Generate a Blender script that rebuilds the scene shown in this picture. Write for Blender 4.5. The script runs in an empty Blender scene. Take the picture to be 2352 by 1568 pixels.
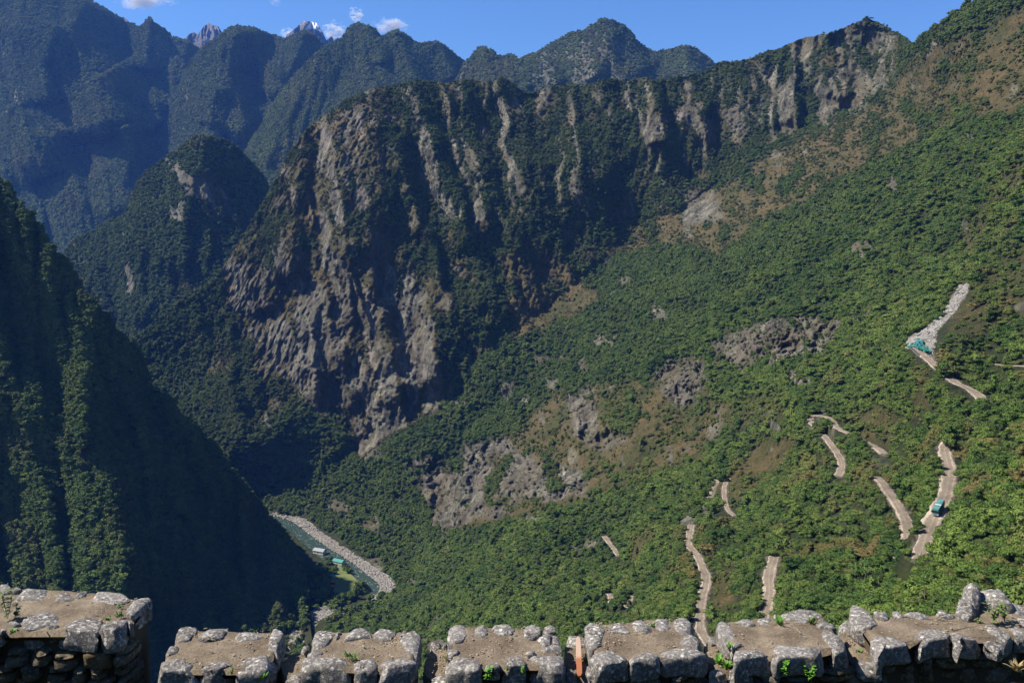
import bpy, bmesh, math, random
import numpy as np
from mathutils import Vector, Matrix, Euler

random.seed(7)
rng = np.random.default_rng(7)
S = bpy.context.scene
COL = S.collection
R = math.radians

# ------------------------------------------------------------------ camera
F = 1829.0                      # focal length in units of a 2352 px wide picture
PITCH = math.atan((784 - 588) / F)
cam = bpy.data.cameras.new('camera'); co = bpy.data.objects.new('camera', cam); COL.objects.link(co)
cam.lens = 28.0; cam.sensor_width = 36.0; cam.clip_start = 0.1; cam.clip_end = 60000
co.location = (0, 0, 0); co.rotation_euler = (math.pi / 2 - PITCH, 0, 0)
S.camera = co

# ------------------------------------------------------------------ light
SUN = Vector((-0.635, 0.03, 0.77)).normalized()      # direction towards the sun
sl = bpy.data.lights.new('sun', 'SUN'); so = bpy.data.objects.new('sun', sl); COL.objects.link(so)
sl.energy = 4.6; sl.angle = R(0.53); sl.color = (1.0, 0.93, 0.82)
so.rotation_euler = SUN.to_track_quat('Z', 'Y').to_euler()
W = bpy.data.worlds.new('World'); S.world = W; W.use_nodes = True
wn = W.node_tree.nodes; wl = W.node_tree.links; wn.clear()
wo = wn.new('ShaderNodeOutputWorld'); bg = wn.new('ShaderNodeBackground'); sky = wn.new('ShaderNodeTexSky')
sky.sky_type = 'NISHITA'; sky.sun_disc = False
sky.sun_elevation = math.asin(SUN.z); sky.sun_rotation = math.atan2(SUN.x, SUN.y)
sky.altitude = 2400; sky.air_density = 1.0; sky.dust_density = 0.1; sky.ozone_density = 3.0
bg.inputs['Strength'].default_value = 0.074
hs_ = wn.new('ShaderNodeHueSaturation'); hs_.inputs['Saturation'].default_value = 1.15; wl.new(sky.outputs[0], hs_.inputs['Color']); wl.new(hs_.outputs[0], bg.inputs['Color']); wl.new(bg.outputs[0], wo.inputs['Surface'])
S.view_settings.view_transform = 'Standard'; S.view_settings.look = 'None'
S.view_settings.exposure = 1.28; S.view_settings.gamma = 1.0
S.render.engine = 'CYCLES'
S.cycles.max_bounces = 4; S.cycles.diffuse_bounces = 2; S.cycles.glossy_bounces = 1
S.cycles.transmission_bounces = 2; S.cycles.transparent_max_bounces = 8; S.cycles.volume_bounces = 0

# ------------------------------------------------------------------ geometry maths
CP, SP = math.cos(PITCH), math.sin(PITCH)
def ray(px, py):
    u = (np.asarray(px, float) - 1176) / F; v = (784 - np.asarray(py, float)) / F
    y = CP + v * SP; z = -SP + v * CP
    return u / y, z / y                                 # x/Y, z/Y
def at(px, py, Y):
    a, b = ray(px, py); return Vector((float(a) * Y, Y, float(b) * Y))
def at_z(px, py, z):
    a, b = ray(px, py); Y = z / float(b); return Vector((float(a) * Y, Y, z))
def to_px(P):
    x, y, z = P[..., 0], P[..., 1], P[..., 2]
    yc = y * CP - z * SP; zc = y * SP + z * CP
    return 1176 + F * x / yc, 784 - F * zc / yc

def _h(ix, iy, iz, seed):
    h = (ix.astype(np.uint32) * np.uint32(374761393) + iy.astype(np.uint32) * np.uint32(668265263)
         + iz.astype(np.uint32) * np.uint32(2147483647) + np.uint32((seed * 1274126177) & 0xffffffff))
    h = (h ^ (h >> np.uint32(13))) * np.uint32(1274126177)
    h = (h ^ (h >> np.uint32(15))) * np.uint32(2246822519)
    return h ^ (h >> np.uint32(16))
def noise(x, y, z=None, seed=0):
    """gradient noise, about -1..1"""
    x = np.asarray(x, float); y = np.asarray(y, float)
    z = np.zeros_like(x) + 0.37 if z is None else np.asarray(z, float)
    ix, iy, iz = np.floor(x).astype(np.int64), np.floor(y).astype(np.int64), np.floor(z).astype(np.int64)
    fx, fy, fz = x - ix, y - iy, z - iz
    wx, wy, wz = [f * f * f * (f * (f * 6 - 15) + 10) for f in (fx, fy, fz)]
    out = np.zeros_like(x)
    for dx in (0, 1):
        for dy in (0, 1):
            for dz in (0, 1):
                h = _h(ix + dx, iy + dy, iz + dz, seed)
                gx = (h & np.uint32(1023)).astype(float) / 511.5 - 1
                gy = ((h >> np.uint32(10)) & np.uint32(1023)).astype(float) / 511.5 - 1
                gz = ((h >> np.uint32(20)) & np.uint32(1023)).astype(float) / 511.5 - 1
                d = gx * (fx - dx) + gy * (fy - dy) + gz * (fz - dz)
                out += d * (wx if dx else 1 - wx) * (wy if dy else 1 - wy) * (wz if dz else 1 - wz)
    return out * 1.6
def fbm(x, y, z=None, o=4, seed=0, ridged=False, gain=0.5):
    t = 0; a = 1; n = 0
    for i in range(o):
        v = noise(x * 2 ** i, y * 2 ** i, None if z is None else z * 2 ** i, seed + i * 17)
        if ridged: v = 1 - 2 * np.minimum(np.abs(v) * 1.6, 1)
        t = t + a * v; n += a; a *= gain
    return t / n
def sstep(a, b, x):
    t = np.clip((x - a) / (b - a), 0, 1); return t * t * (3 - 2 * t)

def tps(ctrl, px, py):
    c = np.array(ctrl, float); sc = 1000.0
    X = c[:, :2] / sc; V = np.log(c[:, 2]); n = len(c)
    def U(r2): return 0.5 * r2 * np.log(r2 + 1e-9)
    K = U(((X[:, None] - X[None]) ** 2).sum(-1)) + np.eye(n) * 2e-4
    P = np.c_[np.ones(n), X]
    A = np.block([[K, P], [P.T, np.zeros((3, 3))]])
    w = np.linalg.solve(A, np.r_[V, 0, 0, 0])
    sh = px.shape; q = np.c_[px.ravel() / sc, py.ravel() / sc]
    out = np.empty(len(q))
    for i in range(0, len(q), 40000):
        b = q[i:i + 40000]
        r2 = ((b[:, None] - X[None]) ** 2).sum(-1)
        out[i:i + 40000] = U(r2) @ w[:n] + w[n] + b @ w[n + 1:]
    return np.exp(out).reshape(sh)

def pl_dist(px, py, pts):
    """signed distance (positive = to the right of a downward polyline) and position 0..1 along it"""
    best = np.full(px.shape, 1e9); sgn = np.ones(px.shape); tt = np.zeros(px.shape)
    n = len(pts) - 1
    for i in range(n):
        (x0, y0), (x1, y1) = pts[i], pts[i + 1]
        dx, dy = x1 - x0, y1 - y0; L2 = dx * dx + dy * dy
        t = np.clip(((px - x0) * dx + (py - y0) * dy) / L2, 0, 1)
        ex, ey = px - x0 - t * dx, py - y0 - t * dy
        d = np.hypot(ex, ey); m = d < best
        best = np.where(m, d, best); sgn = np.where(m, np.where(ex * dy - ey * dx > 0, 1, -1), sgn)
        tt = np.where(m, (i + t) / n, tt)
    return best * sgn, tt
def spine(px, py, pts, A, wl_, wr_, p=1.0):
    d, t = pl_dist(px, py, pts)
    f = np.where(d < 0, 1 + d / wl_, 1 - d / wr_); f = np.clip(f, 0, 1) ** p
    return -A * f * sstep(0, 0.06, t + 0.03) * sstep(1.0, 0.85, t * 0.999)
def in_poly(px, py, poly, soft=14.0):
    """soft mask: 1 inside, 0 outside, with a noisy soft edge (picture units)"""
    inside = np.zeros(px.shape, bool); best = np.full(px.shape, 1e9); n = len(poly)
    for i in range(n):
        x0, y0 = poly[i]; x1, y1 = poly[(i + 1) % n]
        if y0 != y1:
            c = ((y0 > py) != (y1 > py)) & (px < (x1 - x0) * (py - y0) / (y1 - y0) + x0)
            inside ^= c
        dx, dy = x1 - x0, y1 - y0
        t = np.clip(((px - x0) * dx + (py - y0) * dy) / (dx * dx + dy * dy + 1e-9), 0, 1)
        best = np.minimum(best, np.hypot(px - x0 - t * dx, py - y0 - t * dy))
    d = np.where(inside, best, -best)
    return sstep(-soft, soft, d)

# ------------------------------------------------------------------ object helpers
def mesh_obj(name, V, Fc, mat=None, parent=None, smooth=False):
    me = bpy.data.meshes.new(name)
    me.from_pydata([tuple(v) for v in V], [], [tuple(f) for f in Fc]); me.update()
    if smooth: me.polygons.foreach_set('use_smooth', [True] * len(me.polygons))
    o = bpy.data.objects.new(name, me); COL.objects.link(o)
    if mat: me.materials.append(mat)
    if parent: o.parent = parent
    return o
def tag(o, label=None, cat=None, group=None, kind=None):
    if label: o['label'] = label
    if cat: o['category'] = cat
    if group: o['group'] = group
    if kind: o['kind'] = kind
    return o
def empty(name, loc, rz=0.0):
    o = bpy.data.objects.new(name, None); o.location = loc; o.rotation_euler = (0, 0, rz)
    o.empty_display_size = 0.2; COL.objects.link(o); return o

# ------------------------------------------------------------------ materials
def new_mat(name):
    m = bpy.data.materials.new(name); m.use_nodes = True
    nt = m.node_tree; nt.nodes.clear()
    out = nt.nodes.new('ShaderNodeOutputMaterial'); b = nt.nodes.new('ShaderNodeBsdfPrincipled')
    nt.links.new(b.outputs[0], out.inputs['Surface'])
    b.inputs['Roughness'].default_value = 0.9
    b.inputs['Specular IOR Level'].default_value = 0.15
    return m, nt, b
class NB:
    def __init__(s, nt): s.nt = nt
    def n(s, t, **k):
        x = s.nt.nodes.new(t)
        for a, v in k.items(): setattr(x, a, v)
        return x
    def lk(s, a, b): s.nt.links.new(a, b)
    def setin(s, node, key, v):
        if hasattr(v, 'is_output') or isinstance(v, bpy.types.NodeSocket): s.lk(v, node.inputs[key])
        else: node.inputs[key].default_value = v
    def coord(s, scale=(1, 1, 1), kind='Object'):
        tc = s.n('ShaderNodeTexCoord'); mp = s.n('ShaderNodeMapping')
        s.lk(tc.outputs[kind], mp.inputs['Vector']); mp.inputs['Scale'].default_value = scale
        return mp.outputs[0]
    def noise(s, vec, scale, detail=4, rough=0.6, dist=0.0):
        x = s.n('ShaderNodeTexNoise'); s.lk(vec, x.inputs['Vector'])
        x.inputs['Scale'].default_value = scale; x.inputs['Detail'].default_value = detail
        x.inputs['Roughness'].default_value = rough; x.inputs['Distortion'].default_value = dist
        return x.outputs['Fac']
    def ramp(s, fac, stops):
        x = s.n('ShaderNodeValToRGB'); s.lk(fac, x.inputs['Fac'])
        el = x.color_ramp.elements
        while len(el) > 1: el.remove(el[-1])
        el[0].position = stops[0][0]; c = stops[0][1]; el[0].color = (*c, 1) if len(c) == 3 else c
        for p, c in stops[1:]:
            e = el.new(p); e.color = (*c, 1) if len(c) == 3 else c
        return x.outputs['Color']
    def mix(s, fac, a, b, mode='MIX'):
        x = s.n('ShaderNodeMix', data_type='RGBA', blend_type=mode)
        s.setin(x, 'Factor', fac)
        for i, v in ((6, a), (7, b)):
            if isinstance(v, bpy.types.NodeSocket): s.lk(v, x.inputs[i])
            else: x.inputs[i].default_value = (*v, 1)
        return x.outputs[2]
    def math(s, op, a, b=0.0, clamp=False):
        x = s.n('ShaderNodeMath', operation=op, use_clamp=clamp)
        for i, v in ((0, a), (1, b)):
            if isinstance(v, bpy.types.NodeSocket): s.lk(v, x.inputs[i])
            else: x.inputs[i].default_value = v
        return x.outputs[0]
    def attr(s, name, typ='GEOMETRY'):
        x = s.n('ShaderNodeAttribute', attribute_name=name, attribute_type=typ); return x
    def bump(s, h, strength, dist, bsdf):
        x = s.n('ShaderNodeBump'); s.lk(h, x.inputs['Height'])
        x.inputs['Strength'].default_value = strength; x.inputs['Distance'].default_value = dist
        s.lk(x.outputs[0], bsdf.inputs['Normal'])

def terrain_mat(name, sc=1.0, rockc=((0.036, 0.035, 0.030), (0.15, 0.143, 0.112), (0.52, 0.48, 0.38)),
                grass=((0.10, 0.075, 0.035), (0.06, 0.06, 0.022)), soil=((0.016, 0.024, 0.009), (0.045, 0.052, 0.018))):
    m, nt, b = new_mat(name); k = NB(nt)
    st = k.coord((1, 1, 0.28)); iso = k.coord((1, 1, 1))
    n1 = k.noise(st, 0.045 * sc, 8, 0.68, 0.6)
    rc = k.ramp(n1, [(0.34, rockc[0]), (0.47, tuple(c * .6 for c in rockc[1])), (0.56, rockc[1]), (0.66, tuple(c * 1.5 for c in rockc[1])), (0.76, rockc[2])])
    nf = k.noise(k.coord((1, 1, 0.4)), 0.22 * sc, 6, 0.75)
    rc = k.mix(0.85, rc, k.ramp(nf, [(0.34, (0.3, 0.3, 0.32)), (0.5, (0.95, 0.93, 0.9)), (0.66, (1.6, 1.55, 1.5))]), 'MULTIPLY')
    nh = k.noise(iso, 0.012 * sc, 4, 0.6)
    rc = k.mix(k.ramp(nh, [(0.45, (0, 0, 0)), (0.62, (0.65, 0.65, 0.65))]), rc, (0.10, 0.082, 0.045))
    n2 = k.noise(iso, 0.02 * sc, 6, 0.65)
    gc = k.ramp(n2, [(0.38, grass[1]), (0.56, grass[0]), (0.7, tuple(c * 1.3 for c in grass[0]))])
    n3 = k.noise(iso, 0.15 * sc, 6, 0.7)
    nfg = k.noise(iso, 0.9 * sc, 5, 0.75)
    gc = k.mix(0.75, gc, k.ramp(nfg, [(0.36, (0.35, 0.42, 0.3)), (0.5, (1.0, 1.0, 0.95)), (0.64, (1.5, 1.4, 1.25))]), 'MULTIPLY')
    gc = k.mix(0.6, gc, k.ramp(n3, [(0.35, (0.45, 0.5, 0.45)), (0.65, (1.4, 1.35, 1.3))]), 'MULTIPLY')
    sc_ = k.ramp(n3, [(0.35, soil[0]), (0.65, soil[1])])
    c = k.mix(k.attr('grass').outputs['Fac'], sc_, gc)
    c = k.mix(k.attr('rock').outputs['Fac'], c, rc)
    c = k.mix(k.attr('pale').outputs['Fac'], c, k.ramp(n3, [(0.3, (0.12, 0.10, 0.08)), (0.6, (0.24, 0.20, 0.165)), (0.72, (0.38, 0.34, 0.29))]))
    c = k.mix(k.attr('snow').outputs['Fac'], c, (0.85, 0.87, 0.9))
    k.lk(c, b.inputs['Base Color'])
    h = k.math('ADD', k.math('MULTIPLY', n1, 2.0), k.math('MULTIPLY', nf, 1.2))
    k.bump(h, 0.9, 5.0 / sc, b)
    return m

def leaf_mat(name, dark, light, brown=(0.10, 0.075, 0.03), sc=1.0):
    m, nt, b = new_mat(name); k = NB(nt)
    oi = k.n('ShaderNodeObjectInfo')
    geo = k.n('ShaderNodeNewGeometry')
    vec = geo.outputs['Position']
    big = k.noise(vec, 0.014 * sc, 6, 0.7)
    fine = k.noise(vec, 1.3 * sc, 2, 0.6)
    f = k.math('ADD', k.math('MULTIPLY', oi.outputs['Random'], 0.45), k.math('MULTIPLY', k.math('SUBTRACT', big, 0.28), 1.25))
    c = k.ramp(f, [(0.15, dark), (0.55, tuple(0.5 * (a + d) for a, d in zip(dark, light))), (0.85, light), (0.99, brown)])
    c = k.mix(1.0, c, k.ramp(fine, [(0.3, (0.6, 0.62, 0.6)), (0.7, (1.35, 1.3, 1.2))]), 'MULTIPLY')
    tint = k.attr('tint', 'INSTANCER')
    c = k.mix(tint.outputs['Fac'], c, brown)
    k.lk(c, b.inputs['Base Color'])
    b.inputs['Roughness'].default_value = 0.75
    b.inputs['Specular IOR Level'].default_value = 0.12
    return m

M_TER = terrain_mat('mountain_ground')
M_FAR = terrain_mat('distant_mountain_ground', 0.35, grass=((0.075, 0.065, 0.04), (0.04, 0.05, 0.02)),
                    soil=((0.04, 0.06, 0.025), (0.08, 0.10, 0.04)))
M_LEAF = leaf_mat('canopy_leaves', (0.036, 0.072, 0.018), (0.112, 0.155, 0.036))
M_LEAFN = leaf_mat('hillside_leaves', (0.026, 0.060, 0.015), (0.118, 0.172, 0.036), (0.17, 0.125, 0.05))
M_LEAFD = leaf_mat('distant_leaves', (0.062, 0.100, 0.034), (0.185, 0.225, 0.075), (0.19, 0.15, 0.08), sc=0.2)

def terrain_sheet(name, X, Y, Z, attrs, mat):
    nr, nc = X.shape
    me = bpy.data.meshes.new(name)
    co_ = np.stack([X, Y, Z], -1).reshape(-1, 3).astype(np.float32)
    idx = np.arange(nr * nc).reshape(nr, nc)
    # rows run from far to near, columns from left to right: normals towards the camera
    q = np.stack([idx[1:, :-1], idx[1:, 1:], idx[:-1, 1:], idx[:-1, :-1]], -1).reshape(-1, 4)
    me.vertices.add(len(co_)); me.vertices.foreach_set('co', co_.ravel())
    me.loops.add(q.size); me.loops.foreach_set('vertex_index', q.ravel().astype(np.int32))
    me.polygons.add(len(q)); me.polygons.foreach_set('loop_start', np.arange(0, q.size, 4, dtype=np.int32))
    me.polygons.foreach_set('loop_total', np.full(len(q), 4, np.int32))
    me.update(calc_edges=True)
    me.polygons.foreach_set('use_smooth', np.ones(len(q), bool))
    for k_, v in attrs.items():
        a = me.attributes.new(k_, 'FLOAT', 'POINT'); a.data.foreach_set('value', v.ravel().astype(np.float32))
    me.materials.append(mat)
    o = bpy.data.objects.new(name, me); COL.objects.link(o); o['kind'] = 'structure'
    return o

class Sheet: pass
def make_sheet(crest, bottom, ctrl, x0, x1, step, rowstep, back=(14, 40.0, 0.9), crest_rough=3.0, seed=1):
    """relief surface from the crest line down to 'bottom', distances from control points, plus a back slope"""
    s = Sheet()
    cols = np.arange(x0, x1 + step, step, dtype=float)
    cx = np.array([p[0] for p in crest]); cy = np.array([p[1] for p in crest])
    cr = np.interp(cols, cx, cy)
    cr = cr + crest_rough * (noise(cols / 23.0, cols * 0 + seed) + 0.6 * noise(cols / 8.0, cols * 0 + seed + 5) )
    nr = int((bottom - cr.min()) / rowstep) + 1
    t = np.linspace(0, 1, nr)[:, None]
    s.px = np.repeat(cols[None], nr, 0); s.py = cr[None] * (1 - t) + bottom * t
    s.Y = tps(ctrl, s.px, s.py); s.back = back; s.crest = cr; s.seed = seed
    return s
def finish_sheet(s):
    a, b = ray(s.px, s.py)
    X, Y, Z = a * s.Y, s.Y.copy(), b * s.Y
    nb, st, sl_ = s.back
    i = np.arange(nb, 0, -1)[:, None].astype(float)
    dY = st * i ** 1.35
    Yb = Y[:1] + dY; Xb = X[:1] * Yb / Y[:1]; Zb = Z[:1] - sl_ * (dY - st * 0.5 * np.minimum(i, 1)) + 0.0
    s.X = np.vstack([Xb, X]); s.YY = np.vstack([Yb, Y]); s.Z = np.vstack([Zb, Z]); s.nb = nb
    return s
def full(s, v):                      # attribute with its crest value carried over the back
    return np.vstack([np.repeat(v[:1], s.nb, 0), v])

# ================================================================== TERRAIN
def zc(px, py, z):                   # control point at a given height
    return (px, py, at_z(px, py, z).y)

# ---- the long hillside with the cliffs (one continuous surface)
crestM = [(100, 940), (150, 900), (250, 830), (320, 770), (350, 745), (400, 700), (430, 680), (490, 650), (520, 600), (545, 560),
          (590, 490), (625, 430), (650, 380), (680, 330), (700, 300), (740, 268), (790, 235), (850, 205), (900, 198), (960, 185), (1030, 190),
          (1080, 182), (1120, 190), (1140, 184), (1155, 176), (1175, 188), (1200, 212), (1215, 215), (1240, 208), (1300, 190),
          (1340, 200), (1400, 180), (1440, 186), (1480, 177), (1520, 185), (1560, 178), (1600, 172), (1620, 165), (1650, 145),
          (1700, 142), (1760, 120), (1790, 112), (1850, 86), (1900, 78), (1940, 64), (1990, 42), (2030, 58), (2060, 78), (2085, 98),
          (2100, 108), (2120, 88), (2135, 68), (2180, 40), (2210, 18), (2250, 0), (2352, -60), (2600, -190), (2900, -330)]
foot = [(300, 1060), (500, 1045), (600, 1000), (700, 935), (760, 960), (830, 1060), (900, 1010), (1000, 950), (1080, 880), (1170, 768), (1300, 680),
        (1450, 555), (1620, 450), (1800, 330), (1950, 260), (2050, 200), (2100, 110), (2300, -50), (2900, -400)]
cM = [(150, 900, 1360), (320, 770, 1400), (490, 650, 1430), (560, 540, 1470), (625, 430, 1500), (700, 300, 1560), (850, 205, 1610),
      (960, 185, 1620), (1080, 182, 1630), (1155, 178, 1620), (1215, 215, 1640), (1480, 180, 1600), (1620, 165, 1610), (1760, 120, 1590),
      (1850, 85, 1540), (1990, 45, 1470), (2060, 78, 1380), (2100, 104, 1180), (2135, 70, 1060), (2250, 0, 960), (2352, -60, 880), (2600, -190, 760), (2900, -330, 620),
      (300, 1060, 1300), (500, 1040, 1215), (600, 1000, 1222), (700, 935, 1258), (830, 1058, 1200), (1000, 950, 1170), (1080, 880, 1190), (1170, 768, 1230),
      (1300, 680, 1290), (1450, 555, 1380), (1620, 450, 1390), (1800, 330, 1370), (1950, 260, 1330), (2050, 200, 1260),
      (420, 850, 1370), (600, 800, 1340), (600, 680, 1410), (700, 600, 1380), (850, 850, 1240), (850, 600, 1330), (850, 400, 1450), (1000, 700, 1262),
      (1100, 600, 1312), (1100, 750, 1225), (1000, 400, 1450), (1300, 450, 1400), (1500, 350, 1455), (1700, 250, 1480), (1900, 170, 1440),
      (1450, 700, 1140), (1300, 850, 1080), (1700, 560, 1060), (2000, 400, 940), (2200, 250, 860), (2352, 150, 790), (2352, 400, 560),
      (2352, 600, 470), (2200, 600, 600), (2000, 700, 620), (1800, 760, 710), (1940, 780, 620), (1640, 800, 800), (1400, 950, 860), (1200, 1050, 950),
      (1000, 1100, 1070), (950, 1010, 1150), (700, 1080, 1235), (850, 1180, 1130), (1200, 1250, 720), (1400, 1240, 640), (1200, 1400, 560),
      (1000, 1400, 730), (900, 1450, 735), (1000, 1568, 480), (1200, 1568, 380), (1500, 1568, 250), 
      (1800, 1568, 190), (2100, 1568, 110), (2352, 1568, 70),
      (2352, 1340, 150), 
      
      (2225, 649, 495), (2110, 780, 455), (2352, 1100, 205), (2250, 1250, 185),
      (1650, 1000, 680), (1750, 1060, 560), (2600, 600, 340), (2600, 1200, 140), (2600, 1568, 60), (2900, 600, 300), (2900, 1500, 60),
      (1200, 1800, 200), (1700, 1800, 110), (2352, 1800, 45), (2900, 1800, 40), (700, 1800, 380)]
# (polyline, half width, list of visible stretches as point index ranges)
roads = [
    ([(2104, 800), (2118, 812), (2132, 823), (2148, 837), (2163, 850), (2178, 862), (2195, 877), (2218, 887), (2236, 897), (2251, 909), (2261, 929),
      (2254, 952), (2226, 985), (2190, 1005), (2174, 1018), (2170, 1033), (2176, 1058), (2181, 1081), (2178, 1111), (2170, 1141), (2162, 1157),
      (2154, 1175), (2144, 1191), (2131, 1221), (2120, 1255), (2110, 1283)], 2.6, [(0, 3), (5, 10), (14, 25)]),
    ([(2062, 1295), (2074, 1262), (2084, 1228), (2079, 1195), (2068, 1171), (2056, 1150), (2042, 1131), (2026, 1107), (2012, 1094)], 2.5, [(0, 4), (6, 8)]),
    ([(2032, 1042), (2018, 1030), (2002, 1021), (1975, 1007), (1951, 994), (1930, 985), (1915, 974), (1908, 960), (1884, 953), (1864, 954), (1861, 965),
      (1875, 980), (1888, 994), (1912, 1023), (1929, 1049), (1934, 1072), (1926, 1092)], 2.4, [(0, 2), (4, 10), (12, 16)]),
    ([(1800, 1240), (1778, 1280), (1766, 1324), (1768, 1358), (1756, 1408), (1744, 1440)], 2.7, [(1, 4)]),
    ([(1588, 1204), (1584, 1228), (1582, 1250), (1601, 1271), (1614, 1301), (1623, 1328), (1615, 1361), (1608, 1401), (1609, 1441), (1622, 1466), (1640, 1490)], 2.6, [(0, 2), (3, 9)]),
    ([(1646, 1100), (1641, 1118), (1631, 1141), (1615, 1165)], 2.4, [(0, 2)]), ([(1672, 1097), (1664, 1115), (1664, 1141), (1671, 1168), (1688, 1183)], 1.9, [(0, 4)]),
    ([(1388, 1230), (1404, 1251), (1421, 1274)], 2.4, [(0, 2)]), ([(1452, 1366), (1445, 1380), (1438, 1396)], 2.2, [(0, 2)]),
    ([(1400, 1362), (1404, 1375), (1402, 1390)], 2.2, [(0, 2)]), ([(2286, 834), (2302, 837), (2330, 838), (2370, 840)], 1.8, [(0, 3)]),
]
road_z = [{0: -51, 3: -52, 5: -55, 9: -60, 10: -62, 13: -71, 15: -74.5, 18: -77.5, 21: -79.5, 24: -84, 25: -85.5}, {0: -98, 3: -97, 8: -98}, {0: -98, 4: -100, 9: -102, 12: -106, 16: -115}, {0: -128, 5: -139},
          {0: -166, 4: -161, 10: -155}, {0: -163, 3: -166}, {0: -158, 4: -162}, {0: -236, 2: -235}, {0: -216, 2: -216}, {0: -228, 2: -228}, {0: -52, 3: -50}]
for (pts, hw, vis), zd in zip(roads, road_z):
    ks = sorted(zd); zs = np.interp(range(len(pts)), ks, [zd[k_] for k_ in ks])
    for (a_, b_), z_ in zip(pts, zs): cM.append(zc(a_, b_, z_))
for p in [(560, 1152), (610, 1170), (700, 1183), (780, 1235), (860, 1288), (910, 1332), (888, 1368), (810, 1392), (745, 1428), (718, 1462),
          (690, 1520), (640, 1600)]:
    cM.append(zc(p[0], p[1], -387))
for p in [(500, 1300), (620, 1300), (600, 1450), (450, 1450), (760, 1330), (450, 1200), (400, 1700)]:
    cM.append(zc(p[0], p[1], -400))
SM = make_sheet(crestM, 1790, cM, 100, 2640, 3.1, 3.0, back=(14, 22, 0.8), crest_rough=3.0, seed=3)
px, py = SM.px, SM.py
footy = np.interp(px[0], [p[0] for p in foot], [p[1] for p in foot])[None]
cl = sstep(-20, 70, footy - py) * sstep(380, 560, px) * (1 - 0.75 * sstep(2040, 2110, px))      # cliff area
q = px - 0.24 * (py - 200) * sstep(1600, 1300, px) + 26 * noise(px / 110, py / 120, seed=4) + 12 * noise(px / 40, py / 50, seed=9)
rib = 1 - 2.2 * np.abs(noise(q / 105.0, py / 420.0, seed=11)); rib2 = 1 - 2.2 * np.abs(noise(q / 43.0, py / 230.0, seed=12))
off = cl * (-30 * rib * (0.6 + 0.8 * sstep(-.3, .4, noise(px / 160, py / 130, seed=14))) - 11 * rib2 * (0.4 + 1.2 * sstep(-.2, .4, noise(px / 120, py / 90, seed=15))))
off = off - cl * 16 * fbm(px / 55, py / 60, None, 3, seed=16)
sp_list = [([(700, 300), (682, 420), (672, 560), (660, 660)], 42, 70, 34), ([(850, 208), (868, 350), (890, 480), (930, 600), (985, 700), (1012, 860), (1000, 930)], 30, 150, 60),
           ([(960, 188), (990, 330), (1040, 470), (1078, 590)], 42, 60, 36), ([(1060, 185), (1090, 330), (1118, 450), (1122, 560)], 42, 60, 36),
           ([(1155, 178), (1220, 280), (1300, 400), (1372, 480), (1440, 600)], 14, 150, 80), ([(1240, 215), (1330, 330), (1400, 430)], 25, 70, 30),
           ([(1500, 190), (1522, 270), (1530, 340)], 45, 60, 18), ([(1990, 48), (1966, 130), (1930, 250)], 45, 110, 50),
           ([(2050, 80), (2030, 160), (2000, 240)], 40, 60, 40), ([(1780, 120), (1800, 200), (1810, 300)], 30, 70, 30),
           ([(560, 560), (600, 650), (620, 720)], 30, 60, 40), ([(780, 260), (770, 380), (790, 520), (800, 650)], 30, 60, 34)]
for pts, A, a_, b_ in sp_list: off = off + spine(px, py, pts, A * 0.85, a_, b_ * 1.1)
off = off + 16 * np.clip(1 - np.abs(pl_dist(px, py, [(1120, 420), (1140, 520), (1148, 610), (1160, 700)])[0]) / 26, 0, 1)
off = np.where(off > -8, -8 * cl + (off + 8 * cl) * 0.35, off); off = np.where(off < -70, -70 + (off + 70) * .5, off) + 32 * cl
off = off * (1 - 0.6 * in_poly(px, py, [(1180, 540), (1280, 440), (1380, 400), (1480, 420), (1480, 560), (1300, 700), (1180, 760)], 50)) + 0
# relief of the lower hillside: shallow gullies running down to the left
hs = (1 - cl) * sstep(40, 300, SM.Y) * sstep(900, 1050, px + (1568 - py) * 0.4)
gq = (px * 0.62 + py * 0.78)
off = off + hs * SM.Y * 0.03 * (0.5 - 1.2 * np.abs(noise(gq / 105, (px - py) / 420, seed=21))) + hs * SM.Y * 0.008 * noise(px / 40, py / 34, seed=22)
rprox = np.full(px.shape, 1e9)
for pts, hw, vis in roads: rprox = np.minimum(rprox, np.abs(pl_dist(px, py, pts)[0]))
off = off * sstep(8, 70, rprox)
# outcrops on the hillside
out1 = np.maximum.reduce([in_poly(px, py, P_, 10) for P_ in (
    [(1630, 790), (1700, 760), (1790, 728), (1850, 725), (1900, 740), (1940, 725), (1925, 780), (1880, 820), (1800, 825), (1770, 850), (1700, 850), (1640, 830)],
    [(1490, 850), (1540, 820), (1600, 815), (1625, 850), (1600, 920), (1560, 940), (1520, 900)],
    [(930, 1060), (1000, 1045), (1090, 1010), (1160, 1000), (1190, 1040), (1260, 1060), (1340, 1080), (1350, 1140), (1260, 1150), (1200, 1145), (1150, 1195), (1090, 1185), (1060, 1215), (1010, 1210), (975, 1150), (960, 1100), (925, 1085)],
    [(1300, 900), (1360, 890), (1380, 1000), (1420, 960), (1440, 1010), (1380, 1040), (1320, 1000)],
    [(1800, 845), (1870, 870), (1860, 900), (1810, 900)])])
tt_ = py / 27.0 + 1.6 * noise(px / 60, py / 60, seed=33) + .5 * noise(px / 18, py / 30, seed=34)
off = off + out1 * SM.Y * 0.013 * (tt_ - np.floor(tt_))
off = off + out1 * SM.Y * 0.009 * (-0.6 + 1.2 * (1 - 2 * np.abs(noise(px / 30, py / 80, seed=31))))
SM.Y = SM.Y + off
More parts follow.
